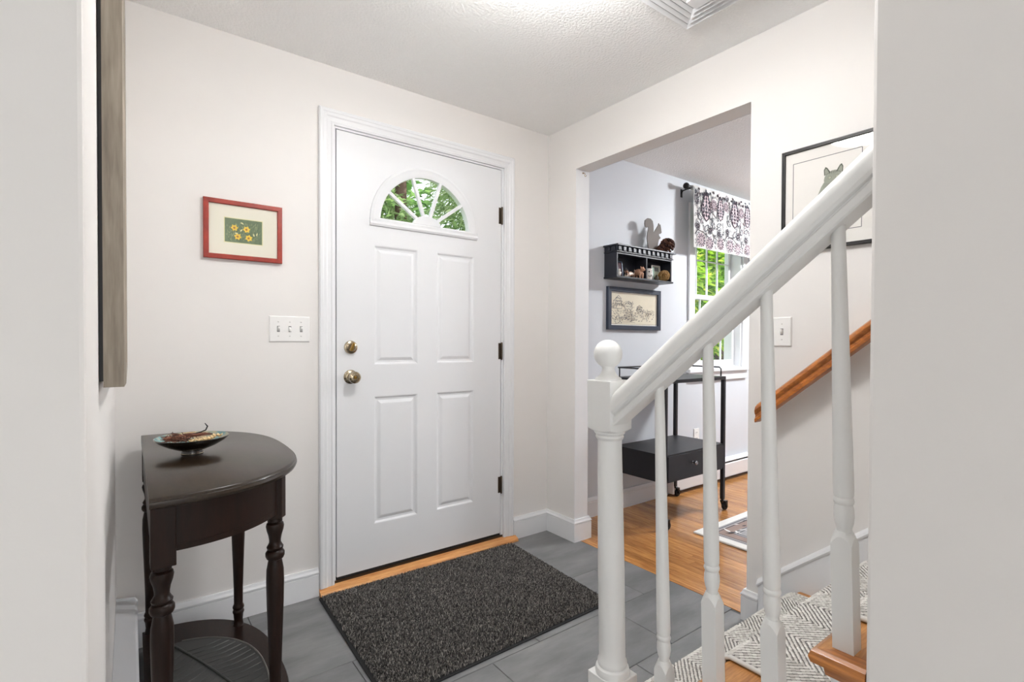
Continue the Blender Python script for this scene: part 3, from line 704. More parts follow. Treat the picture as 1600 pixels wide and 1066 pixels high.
for k, (x, y) in enumerate(LB):
    back = k in (0, 3); zl = .632 if back else .648
    sc = (zl-.08)/(.655-.08)
    g = G(); g.lathe([(r, .08+(z-.08)*sc) for r, z in LEGP], (x, y, 0), 28); lg = build(g, 'leg', ESP, ct, smooth=35)
    g = G()
    if back: g.box(x-.022, x+.026, y-.026, y+.026, zl, TZ-.0235)
    else: g.prism([(x-.02, y-.024), (x+.012, y-.024), (x+.026, y-.006), (x+.026, y+.006), (x+.012, y+.024), (x-.02, y+.024)], 'z', zl, TZ-.0235)
    build(g, 'leg_block', ESP, lg, bevel=.002)
    g = G(); g.lathe([(.014, 0), (.019, .004), (.022, .02), (.02, .04), (.015, .05), (.019, .063)], (x+(.008 if back else -.012), y, 0), 20); build(g, 'foot', ESP, lg, smooth=40)

# shallow footed bowl with dried stems on the table
BX, BY = -1.862, -.512
bwl = thing('footed_bowl', 'shallow dark footed bowl with a turquoise inside on the table', 'bowl', (BX, BY, TZ))
BOWLO = plain('dark_bowl_glaze', lin(34, 28, 24), .22, .2, coat=.5)
def bowl_in():
    m, nt, lk, bs = new_mat('turquoise_glaze'); bs.inputs['Roughness'].default_value = .25
    v = coords(nt, lk); n1 = noise(nt, lk, v, 16, 4)
    lk.new(ramp(nt, lk, n1, [(.32, lin(62, 100, 104)), (.5, lin(112, 150, 150)), (.62, lin(186, 168, 136)), (.8, lin(120, 84, 52))]), bs.inputs['Base Color']); return m
oz = TZ
g = G(); g.lathe([(0.0258, oz+.012), (0.0387, oz+.016), (0.0645, oz+.027), (0.0860, oz+.040), (0.0968, oz+.050), (0.0976, oz+.0525), (0.0959, oz+.0535)], (BX, BY, 0), 48, caps=False); build(g, 'bowl', BOWLO, bwl, smooth=50)
g = G(); P = [(0.0961, oz+.0535), (0.0843, oz+.0435), (0.0636, oz+.031), (0.0387, oz+.021), (.0, oz+.0175)]
g.lathe(P, (BX, BY, 0), 48, caps=False); build(g, 'bowl_inside', bowl_in(), bwl, smooth=50)
g = G(); g.lathe([(0.0292, oz+.0003), (0.0297, oz+.004), (0.0275, oz+.0125), (0.0258, oz+.016)], (BX, BY, 0), 32); ft = build(g, 'foot', BOWLO, bwl, smooth=40)
g = G(); g.lathe([(0.0298, oz+.0035), (0.0303, oz+.0045), (0.0298, oz+.0055)], (BX, BY, 0), 32); tag(build(g, 'foot_band', NICKEL, ft, smooth=40), 'silver band around the foot')
TWIG = island('red_brown_twig', [(0, lin(58, 30, 22)), (.5, lin(104, 58, 42)), (1, lin(158, 104, 80))], .7)
g = G()
for i in range(120):
    a = random.uniform(0, 2*PI); r = .04*math.sqrt(random.random()); c = Vector((BX-.036+r*math.cos(a)*.85, BY-.012+r*math.sin(a)*.9, oz+.047+random.uniform(0, .014)))
    d = Vector((random.uniform(-1, 1), random.uniform(-1, 1), random.uniform(-.15, .3))).normalized(); L = random.uniform(.008, .022)
    e = Vector((random.uniform(-.006, .006), random.uniform(-.006, .006), random.uniform(-.003, .006)))
    g.tube([c-d*L, c+e, c+d*L], random.uniform(.0007, .0014), 4)
for i in range(26):
    a = random.uniform(-.5, .5); c = Vector((BX-.01+random.uniform(0, .04), BY+.0+random.uniform(-.03, .02), oz+.056+random.uniform(0, .006)))
    d = Vector((math.cos(a), math.sin(a)*.6, -.02)); g.tube([c-d*.03, c+d*.025], .0008, 4)
tag(tag(build(g, 'dried_twigs', TWIG, None), 'tangle of thin red-brown dried twigs in the footed bowl', 'dried twigs'), kind='stuff')
CREAM = plain('cream_dried_petal', lin(222, 196, 150), .8, var=.2, vscale=60)
pots = [(-.006, -.046), (.012, -.052), (.030, -.054), (.0, -.026), (.020, -.032), (.042, -.040), (.052, -.018), (.060, .004), (.070, -.012), (.036, -.012)]
for i, (a, b) in enumerate(pots):
    g = G(); zc = oz+.0455+.02*max(0, math.hypot(a, b)/.1-.4)
    for k in range(6):
        q = 2*PI*k/6+i; ex, ey = math.cos(q)*1.15, math.sin(q)*1.15
        g.add([(BX+a, BY+b, zc-.004), (BX+a+.006*ex-.004*ey, BY+b+.006*ey+.004*ex, zc), (BX+a+.012*ex, BY+b+.012*ey, zc+.005), (BX+a+.006*ex+.004*ey, BY+b+.006*ey-.004*ex, zc)], [(0, 1, 2, 3)])
    g.ball((BX+a, BY+b, zc-.001), (.005, .005, .004), 8, 6)
    tag(build(g, 'dried_flower', CREAM, None), 'small cream dried flower head in the footed bowl', 'dried flower', 'dried flower heads in the bowl')
g = G(); g.tube([(BX-.004, BY-.005, oz+.060), (BX+.022, BY+.004, oz+.064), (BX+.036, BY+.008, oz+.068), (BX+.041, BY+.010, oz+.079), (BX+.034, BY+.012, oz+.089)], [.0022, .002, .0022, .0022, .0012], 8)
tag(build(g, 'curled_stem', BLACKG, None, smooth=60), 'black curled dried stem sticking up from the footed bowl', 'dried stem')

# leaf shaped dark dish on the lower shelf
ld = thing('leaf_dish', 'dark leaf-shaped dish with a raised midrib on the table shelf', 'dish', (-1.81, -.52, .08))
tipA, tipB = Vector((-1.905, -.225, 0)), Vector((-1.705, -.80, 0)); ax_ = (tipB-tipA); Lf = ax_.length; ax_.normalize(); sd = Vector((-ax_.y, ax_.x, 0))
NU, NV = 26, 12
def leaf_pt(u, v, dz=0):
    wd = .128*math.sin(PI*min(1, u**.72))**.85*(1 if v > 0 else 1.0)
    bow = .012*(v*v)*math.sin(PI*u)+.004
    q = tipA+ax_*(u*Lf)+sd*(v*wd+.015*math.sin(PI*u)); return Vector((q.x, q.y, .0815+bow+.003*(math.sin(u*70)*.15)*(1-abs(v))+dz))
g = G(); vs = [leaf_pt(i/NU, -1+2*j/NV) for i in range(NU+1) for j in range(NV+1)]+[leaf_pt(i/NU, -1+2*j/NV, -.004) for i in range(NU+1) for j in range(NV+1)]
M_ = NV+1; OFF = (NU+1)*M_; fs = []
for i in range(NU):
    for j in range(NV): q = i*M_+j; fs += [(q, q+1, q+M_+1, q+M_), (OFF+q, OFF+q+M_, OFF+q+M_+1, OFF+q+1)]
for i in range(NU): fs += [(i*M_, (i+1)*M_, OFF+(i+1)*M_, OFF+i*M_), (i*M_+NV, OFF+i*M_+NV, OFF+(i+1)*M_+NV, (i+1)*M_+NV)]
build(g.add(vs, fs), 'leaf_plate', LEAFT, ld, smooth=50)
build(G().tube([leaf_pt(k/20, 0, .002) for k in range(-1, 20) if k >= 0], .0035, 6), 'midrib', LEAFT, ld, smooth=60)
for s in (-1, 1):
    g = G(); g.tube([leaf_pt(.02+.96*k/24, s*.99, .0005) for k in range(25)], .0025, 6); tag(build(g, 'rim', plain('grey_rim', lin(104, 101, 97), .4), ld, smooth=60), 'pale worn rim')
    for k in range(3, 18):
        u = k/20; build(G().tube([leaf_pt(u, s*.03, .0005), leaf_pt(min(.97, u+.035), s*.5, .0005), leaf_pt(min(.98, u+.05), s*.92, .0005)], .001, 4), 'vein', LEAFT, ld)

# hot water baseboard heater on the left wall
def heater(name, label, fn, L0, L1):
    t = thing(name, label, 'baseboard heater', fn(0, (L0+L1)/2, 0))
    def ex(poly, nm, mat, a=L0, b=L1):
        n = len(poly); vs = [fn(d, a, z) for d, z in poly]+[fn(d, b, z) for d, z in poly]
        return build(G().add(vs, [tuple(range(n)), tuple(range(n, 2*n))[::-1]]+[(k, k+n, (k+1) % n+n, (k+1) % n) for k in range(n)]), nm, mat, t)
    ex([(0.0005, .03), (.003, .03), (.003, .197), (.052, .189), (.058, .183), (.060, .186), (.054, .195), (.0035, .203), (.0005, .203)], 'back_cover', HEAT)
    ex([(.058, .04), (.061, .04), (.061, .160), (.056, .168), (.053, .166), (.058, .158)], 'front_cover', HEAT)
    ex([(.030, .176), (.050, .171), (.051, .174), (.031, .179)], 'damper', GREYP)
    ex([(.008, .05), (.050, .05), (.050, .15), (.008, .15)], 'element', GAP)
    for a, b in ((L0, L0+.02), (L1-.02, L1)): ex([(.0005, .02), (.062, .02), (.062, .186), (.054, .197), (.0005, .2045)], 'end_cap', HEAT, a-.0008, b+.0008)
    return t
heater('baseboard_heater', 'white baseboard heater running behind the console table', lambda d, a, z: Vector((XL+.0002+d, a, z)), -1.46, -.022)
heater('baseboard_heater', 'white baseboard heater under the dining room window', lambda d, a, z: Vector((a, -.0002-d, z*.86)), 1.163, 3.6)

# framed mirror on the left wall (seen on edge)
MY0, MY1, MZ0, MZ1 = -1.19, -.52, 1.052, 1.99
wm = thing('wall_mirror', 'tall wall mirror in a weathered grey wood frame', 'mirror', (XL, (MY0+MY1)/2, MZ0))
FXB, FXF, FW = XL+.0065, -2.0205, .075
def mit(a0, a1, b0, b1):
    return G().hexa(a0, b0).v and None
def frame_mitred(parent, mat, rect, wdt, fn, prof, name='frame_side'):
    """rect=(u0,u1,v0,v1) outer; prof = [(inset, depth)] closed polygon; fn(u,v,d)->xyz"""
    u0, u1, v0, v1 = rect; n = len(prof)
    cor = lambda k, i: ((u0+i, v0+i), (u1-i, v0+i), (u1-i, v1-i), (u0+i, v1-i))[k]
    for k in range(4):
        vs = [fn(*cor(k, i), d) for i, d in prof]+[fn(*cor((k+1) % 4, i), d) for i, d in prof]
        build(G().add(vs, [tuple(range(n)), tuple(range(n, 2*n))[::-1]]+[(j, j+n, (j+1) % n+n, (j+1) % n) for j in range(n)]), name, mat, parent)
fnm = lambda u, v, d: (FXB+d, u, v); TF = FXF-FXB
frame_mitred(wm, GREYW, (MY0, MY1, MZ0, MZ1), FW, fnm, [(0, 0), (0, TF), (.006, TF+.003), (.020, TF+.001), (.022, TF-.003), (.058, TF-.006), (.075, TF-.014), (.075, 0)])
build(G().box(FXB+.004, FXB+.012, MY0+.07, MY1-.07, MZ0+.07, MZ1-.07), 'mirror_glass', MIRROR, wm)
build(G().box(XL+.0005, FXB, MY0+.012, MY1-.012, MZ0+.010, MZ1-.01), 'backing', BLACKF, wm)

# red framed flower print
def frame_on_front(name, label, x0, x1, z0, z1, fw, dep, mat, matt):
    t = thing(name, label, 'picture', ((x0+x1)/2, 0, z0)); fn = lambda u, v, d: (u, -.001-d, v)
    frame_mitred(t, mat, (x0, x1, z0, z1), fw, fn, [(0, 0), (0, dep*.9), (.002, dep), (fw-.002, dep), (fw, dep-.003), (fw, 0)])
    build(G().box(x0+fw-.002, x1-fw+.002, -.009, -.003, z0+fw-.002, z1-fw+.002), 'mat_board', matt, t)
    return t
rp = frame_on_front('framed_print', 'small red-framed print of yellow flowers on the wall', -1.781, -1.495, 1.459, 1.694, .0185, .017, REDW, PAPER)
GRN = plain('print_green', lin(112, 130, 100), .8, var=.35, vscale=90)
GRD = plain('print_dark_green', lin(84, 108, 84), .8); YEL = plain('print_yellow', lin(240, 204, 80), .8); ORG_ = plain('print_orange', lin(206, 140, 44), .8); PAL = plain('print_pale', lin(232, 226, 176), .8); LGN = plain('print_light_green', lin(172, 182, 138), .8)
px0, px1, pz0, pz1 = -1.707, -1.5715, 1.529, 1.624; PWd, PHt = px1-px0, pz1-pz0
rnd = random.Random(3); sh = [([(-.003, -.003), (PWd+.003, -.003), (PWd+.003, PHt+.003), (-.003, PHt+.003)], 4)]
sh += [([(0, 0), (PWd, 0), (PWd, PHt), (0, PHt)], 0)]
for i in range(170):
    a = rnd.uniform(-.7, .7)+PI/2; cx, cy = rnd.uniform(.006, PWd-.01), rnd.uniform(.004, PHt-.016); sh += petal(cx, cy, rnd.uniform(.006, .013), .0016, a, rnd.choice((1, 5, 5)))
for cx, cy, an in ((.034, .058, .1), (.078, .056, 1.2), (.046, .024, -.2), (.086, .022, .35)):
    for k in range(6): sh += petal(cx, cy, .0145, .010, an+2*PI*k/6, 2)
    sh += disc(cx-.001, cy, .0075, 2, 12)+disc(cx-.001, cy-.0005, .0048, 3, 10)+disc(cx-.001, cy, .0022, 1, 8)
for cx, cy, an in ((.056, .082, -.5), (.054, .046, .8), (.034, .036, .1), (.106, .030, 1.9), (.114, .034, 1.3)): sh += petal(cx, cy, .014, .0052, an, 4)
print_mesh(sh, lambda u, v, d: (px0+u, -.0091-d, pz0+v), 'print', [GRN, GRD, YEL, ORG_, PAL, LGN], rp)
build(G().box(-1.781+.0175, -1.495-.0175, -.0125, -.0115, 1.459+.0175, 1.694-.0175), 'glazing', GLASS, rp)

# switch plates
def switch_plate(name, label, cx, cz, wd, ht, n, fn):
    t = thing(name, label, 'light switch', fn(cx, cz, 0))
    g = G(); vs = [fn(cx+a*wd/2, cz+b*ht/2, 0.0005) for a, b in ((-1, -1), (1, -1), (1, 1), (-1, 1))]; vt_ = [fn(cx+a*(wd/2-.004), cz+b*(ht/2-.004), .006) for a, b in ((-1, -1), (1, -1), (1, 1), (-1, 1))]
    build(g.hexa(vs, vt_), 'plate', PLASTIC, t, bevel=.0012)
    for k in range(n):
        x = cx+(k-(n-1)/2)*.046
        build(G().hexa([fn(x+a, cz+b, .0055) for a, b in ((-.0055, -.0125), (.0055, -.0125), (.0055, .0125), (-.0055, .0125))], [fn(x+a, cz+b, .0063) for a, b in ((-.0055, -.0125), (.0055, -.0125), (.0055, .0125), (-.0055, .0125))]), 'toggle_slot', GREYP, t)
        up = 1 if k != 1 else -1
        build(G().hexa([fn(x+a, cz+b, .006) for a, b in ((-.0045, -.009), (.0045, -.009), (.0045, .009), (-.0045, .009))], [fn(x+a, cz+b+up*.006, .0175) for a, b in ((-.0035, -.0045), (.0035, -.0045), (.0035, .0045), (-.0035, .0045))]), 'toggle', PLASTIC, t, bevel=.001)
        for s in (-1, 1):
            build(G().hexa([fn(x+a, cz+s*.030+b, .0058) for a, b in ((-.003, -.0022), (.003, -.0022), (.003, .0022), (-.003, .0022))], [fn(x+a, cz+s*.030+b, .0067) for a, b in ((-.0025, -.0018), (.0025, -.0018), (.0025, .0018), (-.0025, .0018))]), 'screw', plain('screw_grey', lin(205, 203, 200), .4), t)
switch_plate('light_switch', 'white three-toggle light switch plate beside the door casing', -1.4625, 1.1835, .166, .112, 3, lambda u, v, d: Vector((u, -d, v)))
switch_plate('light_switch', 'white single-toggle light switch above the oak handrail', 1.378, 1.175, .072, .115, 1, lambda u, v, d: Vector((-d, -u, v)))

# oak handrail on the right wall
hr = thing('wall_handrail', 'golden oak handrail fixed to the stair wall', 'handrail', (-.05, -1.34, .87))
HS = .845; hz = lambda y: .834+HS*(-1.325-y); hc = 1/math.sqrt(1+HS*HS)
HP = [(-.026, .002), (-.022, 0), (.018, 0), (.022, .004), (.022, .012), (.017, .017), (.017, .022), (.024, .030), (.024, .040), (.014, .050), (-.006, .054), (-.022, .046), (-.028, .036), (-.026, .028), (-.020, .022), (-.021, .015), (-.027, .010)]
vs = []; n = len(HP)
for y in (-1.312, -3.0): vs += [(-.052+x, y-(h*.0), hz(y)+h/hc) for x, h in HP]
build(G().add(vs, [tuple(range(n)), tuple(range(n, 2*n))[::-1]]+[(k, k+n, (k+1) % n+n, (k+1) % n) for k in range(n)]), 'rail', RAILW, hr, smooth=38)
for y in (-1.83, -2.6):
    g = G(); g.tube([(-.0005, y, hz(y)-.07), (-.035, y, hz(y)-.06), (-.05, y, hz(y)-.03), (-.052, y, hz(y)+.003)], .006, 8); g.lathe([(.026, -.004), (.026, -.0005), (.0, -.0005)], (0, y, hz(y)-.07), 16, 'x'); build(g, 'bracket', BRASS, hr, smooth=40)

# large framed animal print on the stair wall
ap_ = thing('framed_print', 'black-framed print of a spotted wild cat above the stairs', 'picture', (0, -1.53, 1.47))
PY0, PY1, PZ0, PZ1 = 1.376, 1.688, 1.472, 1.856
fnr = lambda u, v, d: (-.001-d, -u, v)
frame_mitred(ap_, BLACKF, (PY0, PY1, PZ0, PZ1), .013, fnr, [(0, 0), (0, .015), (.002, .017), (.005, .017), (.006, .014), (.009, .014), (.010, .016), (.012, .015), (.013, .011), (.013, 0)])
build(G().add([fnr(u, v, d) for d in (.003, .008) for u, v in ((PY0+.012, PZ0+.012), (PY1-.012, PZ0+.012), (PY1-.012, PZ1-.012), (PY0+.012, PZ1-.012))], [(3, 2, 1, 0), (4, 5, 6, 7)]+[(i, (i+1) % 4, (i+1) % 4+4, i+4) for i in range(4)]), 'mat_board', WPAPER, ap_)
a0, a1, b0, b1 = PY0+.040, PY1-.046, PZ0+.060, PZ1-.052
sh = stroke([(a0, b0), (a1, b0), (a1, b1), (a0, b1), (a0, b0)], .0022, 0)
FUR = plain('print_sage', lin(158, 162, 148), .8, var=.12, vscale=60); FURD = plain('print_dark_sage', lin(86, 90, 78), .8); EYE = plain('print_eye', lin(220, 224, 200), .8)
hx, hz_ = 1.553, 1.718
body = [(hx-.024, hz_+.002), (hx-.040, hz_-.022), (hx-.055, hz_-.06), (hx-.060, hz_-.12), (hx-.052, hz_-.17), (hx+.05, hz_-.17), (hx+.060, hz_-.11), (hx+.052, hz_-.05), (hx+.034, hz_-.01)]
sh += [(body, 1)]
sh += disc(hx, hz_, .031, 1, 18, .030)
for s in (-1, 1):
    sh += [([(hx+s*.009, hz_+.024), (hx+s*.030, hz_+.016), (hx+s*.0315, hz_+.036), (hx+s*.026, hz_+.047), (hx+s*.0195, hz_+.042)], 2)]
    sh += [([(hx+s*.014, hz_+.024), (hx+s*.027, hz_+.018), (hx+s*.0285, hz_+.034), (hx+s*.025, hz_+.041), (hx+s*.021, hz_+.038)], 1)]
    sh += disc(hx+s*.012, hz_+.006, .0052, 2, 10)+disc(hx+s*.012, hz_+.006, .0038, 3, 10)+disc(hx+s*.012, hz_+.006, .0018, 2, 8)
    for k in range(3): sh += stroke([(hx+s*.010, hz_-.015-.003*k), (hx+s*.034, hz_-.012-.006*k)], .0007, 2)
sh += disc(hx, hz_-.012, .005, 2, 8, .0035)+stroke([(hx, hz_-.014), (hx, hz_-.02), (hx-.006, hz_-.023)], .001, 2)+stroke([(hx, hz_-.02), (hx+.006, hz_-.023)], .001, 2)
rnd = random.Random(5)
for i in range(70):
    x, z = hx+rnd.uniform(-.052, .05), hz_-rnd.uniform(.035, .165); sh += disc(x, z, rnd.uniform(.0022, .0042), 2, 7, rnd.uniform(.002, .0036))
for k in range(5): sh += stroke([(hx-.012+.006*k, hz_+.018), (hx-.010+.005*k, hz_+.027)], .0016, 2)
print_mesh(sh, lambda u, v, d: (-.0091-d, -u, v), 'print', [INK, FUR, FURD, EYE], ap_)
build(G().add([fnr(u, v, d) for d in (.0105, .0115) for u, v in ((PY0+.012, PZ0+.012), (PY1-.012, PZ0+.012), (PY1-.012, PZ1-.012), (PY0+.012, PZ1-.012))], [(3, 2, 1, 0), (4, 5, 6, 7)]+[(i, (i+1) % 4, (i+1) % 4+4, i+4) for i in range(4)]), 'glazing', GLASS, ap_)

# little hook on the opening jamb
g = G(); yj = YO1-.0035; g.tube([(.052, yj, 2.090), (.052, yj-.012, 2.089), (.052, yj-.016, 2.080), (.052, yj-.014, 2.070), (.052, yj-.020, 2.066), (.052, yj-.026, 2.072)], .0018, 8); g.lathe([(.005, -.002), (.005, 0), (.0, 0)], (.052, yj, 2.09), 12, 'y')
tag(build(g, 'screw_hook', NICKEL, None, smooth=50), 'tiny metal cup hook screwed into the opening jamb', 'hook')

# ================================================================== DINING ROOM THINGS
# rolling black metal cart with one drawer
kx0, kx1, ky0, ky1 = .540, 1.196, -.448, -.050
ck = thing('rolling_cart', 'black metal rolling cart with one drawer below the window', 'cart', ((kx0+kx1)/2, -.25, 0))
build(G().box(kx0, kx1, ky0, ky1, .882, .904), 'top', BLACKM, ck, bevel=.002)
LW = .024
for x in (kx0, kx1-LW):
    for y in (ky0, ky1-LW):
        lg = build(G().box(x, x+LW, y, y+LW, .075, .882), 'leg', BLACKM, ck, bevel=.002)
        cx_, cy_ = x+LW/2+.012, y+LW/2-.004
        g = G(); g.lathe([(.004, -.017), (.010, -.017), (.010, -.012), (.022, -.011), (.026, -.007), (.026, .007), (.022, .011), (.010, .012), (.010, .017), (.004, .017)], (cx_+.010, cy_, .0262), 24, 'y'); wh = build(g, 'caster_wheel', RUBBER, lg, smooth=35)
        g = G(); g.box(cx_-.014, cx_+.014, cy_-.02, cy_+.02, .058, .066)
        for s in (-1, 1): g.prism([(cx_-.014, .06), (cx_+.012, .06), (cx_+.016, .022), (cx_+.006, .022)], 'y', cy_+s*.0175, cy_+s*.0205)
        g.lathe([(.008, .064), (.008, .077), (.0, .077)], (x+LW/2, y+LW/2, 0), 12); build(g, 'caster_fork', BLACKG, lg)
bxm = build(G().box(kx0+.002, kx1-.002, ky0+.004, ky1-.004, .282, .452), 'drawer_box', BLACKM, ck, bevel=.002)
dr = build(G().box(kx0+LW+.004, kx1-LW-.004, ky0-.003, ky0+.006, .294, .442), 'drawer', BLACKM, ck, bevel=.002)
g = G(); g.lathe([(.0, -.034), (.010, -.033), (.0135, -.027), (.012, -.020), (.006, -.015), (.006, -.005), (.009, -.003), (.009, -.0)], (hit(1086, 723, 'y', ky0-.02).x, ky0-.003, hit(1086, 723, 'y', ky0-.02).z), 20, 'y'); tag(build(g, 'knob', plain('dark_chrome', lin(150, 150, 155), .2, 1), dr, smooth=40), 'small dark chrome knob')
rz = .965; e_ = .012; P = [(kx1-e_, ky0+.03, .904), (kx1-e_, ky0+.03, rz-.012), (kx1-e_, ky0+.042, rz), (kx1-e_, ky1-.02, rz), (kx1-e_-.008, ky1-e_, rz), (kx0+e_+.008, ky1-e_, rz), (kx0+e_, ky1-.02, rz), (kx0+e_, ky0+.042, rz), (kx0+e_, ky0+.03, rz-.012), (kx0+e_, ky0+.03, .904)]
build(G().tube(P, .0048, 8), 'gallery_rail', BLACKG, ck, smooth=60)
for x, y in ((kx0+e_, ky1-.03), (kx1-e_, ky1-.03)): build(G().tube([(x, y, .904), (x, y, rz)], .004, 8), 'rail_post', BLACKG, ck, smooth=60)

# wall shelf with dentil crown
sx0, sx1, sd_, sz0, sz1 = .486, 1.062, .108, 1.546, 1.762
ws = thing('wall_shelf', 'black wall shelf with a dentil crown and two cubbies', 'shelf', ((sx0+sx1)/2, -.05, sz0))
def sb(nm, x0, x1, y0, y1, z0, z1, par=ws, bev=.0015, mat=SHELFM): return build(G().box(x0, x1, y0, y1, z0, z1), nm, mat, par, bevel=bev)
sb('side_panel', sx0, sx0+.012, -sd_, -.001, sz0+.012, 1.712); sb('side_panel', sx1-.012, sx1, -sd_, -.001, sz0+.012, 1.712)
mid = (sx0+sx1)/2+.012; sb('divider', mid-.005, mid+.005, -sd_, -.006, sz0+.012, 1.70)
sb('back_panel', sx0+.012, sx1-.012, -.006, -.001, sz0+.012, 1.712)
sb('bottom_board', sx0-.006, sx1+.006, -sd_-.010, -.001, sz0, sz0+.012); sb('upper_board', sx0+.012, sx1-.012, -sd_, -.006, 1.700, 1.712)
sb('crown_base', sx0-.006, sx1+.010, -sd_-.008, -.001, 1.712, 1.719); fr = sb('crown_frieze', sx0-.001, sx1+.004, -sd_-.003, -.001, 1.719, 1.752); sb('crown_top', sx0-.012, sx1+.026, -sd_-.020, -.001, 1.752, sz1)
dsrc = None
for k in range(12):
    x = sx0+.006+k*.0485
    if dsrc is None: dsrc = build(G().box(x, x+.026, -sd_-.011, -sd_-.0035, 1.722, 1.750), 'dentil', SHELFM, fr, bevel=.002); base_x = x
    else: copy_part(dsrc, fr, ORG[dsrc.name]+Vector((x-base_x, 0, 0)))
for k in range(2): build(G().box(sx0-.0085, sx0-.0015, -.030-.045*k-.026, -.030-.045*k, 1.722, 1.750), 'dentil', SHELFM, fr, bevel=.002)
ZT = sz1; ZB = sz0+.012
# squirrel cut-out
zp = [(745, 560), (725, 440), (718, 380), (725, 300), (738, 240), (735, 216), (715, 228), (690, 215), (685, 170), (690, 128), (725, 98), (765, 105), (795, 140), (806, 200), (809, 300), (825, 280), (850, 235), (875, 195), (880, 168), (888, 190), (900, 185), (908, 220), (918, 300), (905, 315), (880, 320), (885, 345), (905, 372), (880, 400), (868, 450), (855, 560)]
yq = -.066; P = []
for X, Y in zp:
    q = hit(930+X/8.886, 330+Y/8.886, 'y', yq); P.append((q.x, max(q.z, ZT+.001)))
sq = thing('squirrel_cutout', 'brown metal squirrel silhouette on top of the black shelf', 'ornament', (.9, yq, ZT))
RUST = plain('brown_sheet_metal', lin(76, 65, 58), .6, .2, var=.08, vscale=20)
build(G().prism(P, 'y', yq-.003, yq+.003), 'silhouette', RUST, sq)
build(G().box(.845, .99, yq-.02, yq+.02, ZT+.0003, ZT+.003), 'foot_plate', RUST, sq)
# pine cones: scales in spirals
SCALE = island('pine_cone_scale', [(0, lin(46, 26, 20)), (.5, lin(86, 52, 40)), (1, lin(128, 88, 68))], .8)
def pine_cone(label, c, axis, L, R, n):
    g = G(); c = Vector(c); a = Vector(axis).normalized(); u = a.orthogonal().normalized(); v = a.cross(u)
    g.tube([c-a*L*.5, c+a*L*.5], R*.45, 8)
    for k in range(n):
        t = (k+.5)/n; th_ = k*2.39996; rr = R*math.sin(PI*(.10+.86*t))**.7
        d = u*math.cos(th_)+v*math.sin(th_); p = c+a*(L*(t-.5)); tip = p+d*rr+a*L*.07; s = a.cross(d)*(.26*R)
        b = p+d*rr*.35
        g.add([b-s*.6, b+s*.6, tip+s, tip+a*.004, tip-s, tip+d*.003-a*.004], [(0, 1, 2, 3), (0, 3, 4), (1, 5, 2), (0, 4, 5), (0, 5, 1), (2, 5, 3), (3, 5, 4)])
    return tag(build(g, 'pine_cone', SCALE, None), label, 'pine cone')
pine_cone('large dark pine cone lying beside the squirrel silhouette', (1.056, -.072, ZT+.058), (.8, -.2, .45), .10, .052, 70)
pine_cone('small dark pine cone between the squirrel and the large pine cone', (.966, -.085, ZT+.026), (1, .1, .2), .05, .025, 44)
# figurines and keepsakes in the cubbies
def remeshed(g, name, mat, par, vox=.0022):
    o = build(g, name, mat, par); r = o.modifiers.new('blend', 'REMESH'); r.mode = 'VOXEL'; r.voxel_size = vox; r.use_smooth_shade = True
    s = o.modifiers.new('soften', 'SMOOTH'); s.factor = .5; s.iterations = 4; return o
WGL = plain('white_ceramic', lin(228, 224, 218), .35); TAN = plain('pink_tan_ceramic', lin(190, 146, 120), .6, var=.1, vscale=80)
CALI = None
def calico():
    m, nt, lk, bs = new_mat('calico_ceramic'); bs.inputs['Roughness'].default_value = .4; v = coords(nt, lk)
    r_ = ramp(nt, lk, noise(nt, lk, v, 46, 1), [(.42, lin(226, 214, 200)), (.47, lin(150, 96, 64)), (.56, lin(34, 28, 26))]); r_.node.color_ramp.interpolation = 'CONSTANT'; lk.new(r_, bs.inputs['Base Color']); return m
yy = -.088; at_px = lambda px, y=yy: hit(px, 420, 'y', y).x; fx = at_px(982)-.05
t = thing('cat_figurine', 'calico cat figurine crouching in the left cubby', 'figurine', (fx+.045, yy, ZB))
g = G(); cx_ = fx+.05; g.ball((cx_, yy, ZB+.021), (.030, .016, .018)); g.ball((cx_-.026, yy-.003, ZB+.040), (.014, .013, .013)); g.ball((cx_+.02, yy, ZB+.022), (.018, .017, .020))
for s in (-1, 1): g.ball((cx_-.026+s*.006, yy+s*.005, ZB+.054), (.004, .003, .008), 8, 6)
for a, b in ((-.022, -.008), (-.022, .008), (.02, -.009), (.02, .009)): g.ball((cx_+a, yy+b, ZB+.009), (.007, .006, .0095), 10, 8)
g.tube([(cx_+.034, yy, ZB+.02), (cx_+.047, yy-.004, ZB+.026), (cx_+.052, yy-.006, ZB+.044), (cx_+.048, yy-.006, ZB+.056)], .0042, 8); remeshed(g, 'body', calico(), t)
t = thing('animal_figurine', 'tan four-legged animal figurine facing out of the left cubby', 'figurine', (fx+.145, yy, ZB)); cx_ = at_px(999)
g = G(); g.ball((cx_, yy+.01, ZB+.044), (.022, .034, .022)); g.ball((cx_, yy-.026, ZB+.060), (.014, .016, .016)); g.ball((cx_, yy-.041, ZB+.056), (.008, .008, .008), 10, 8)
for s in (-1, 1):
    g.ball((cx_+s*.012, yy-.022, ZB+.075), (.005, .003, .007), 8, 6)
    for b in (-.016, .034): g.tube([(cx_+s*.014, yy+b, ZB+.04), (cx_+s*.014, yy+b, ZB+.0012)], [.0085, .006], 8)
remeshed(g, 'body', TAN, t)
t = thing('bird_figurine', 'small white bird figurine at the end of the left cubby', 'figurine', (sx0+.03, yy, ZB)); cx_ = at_px(967.5)
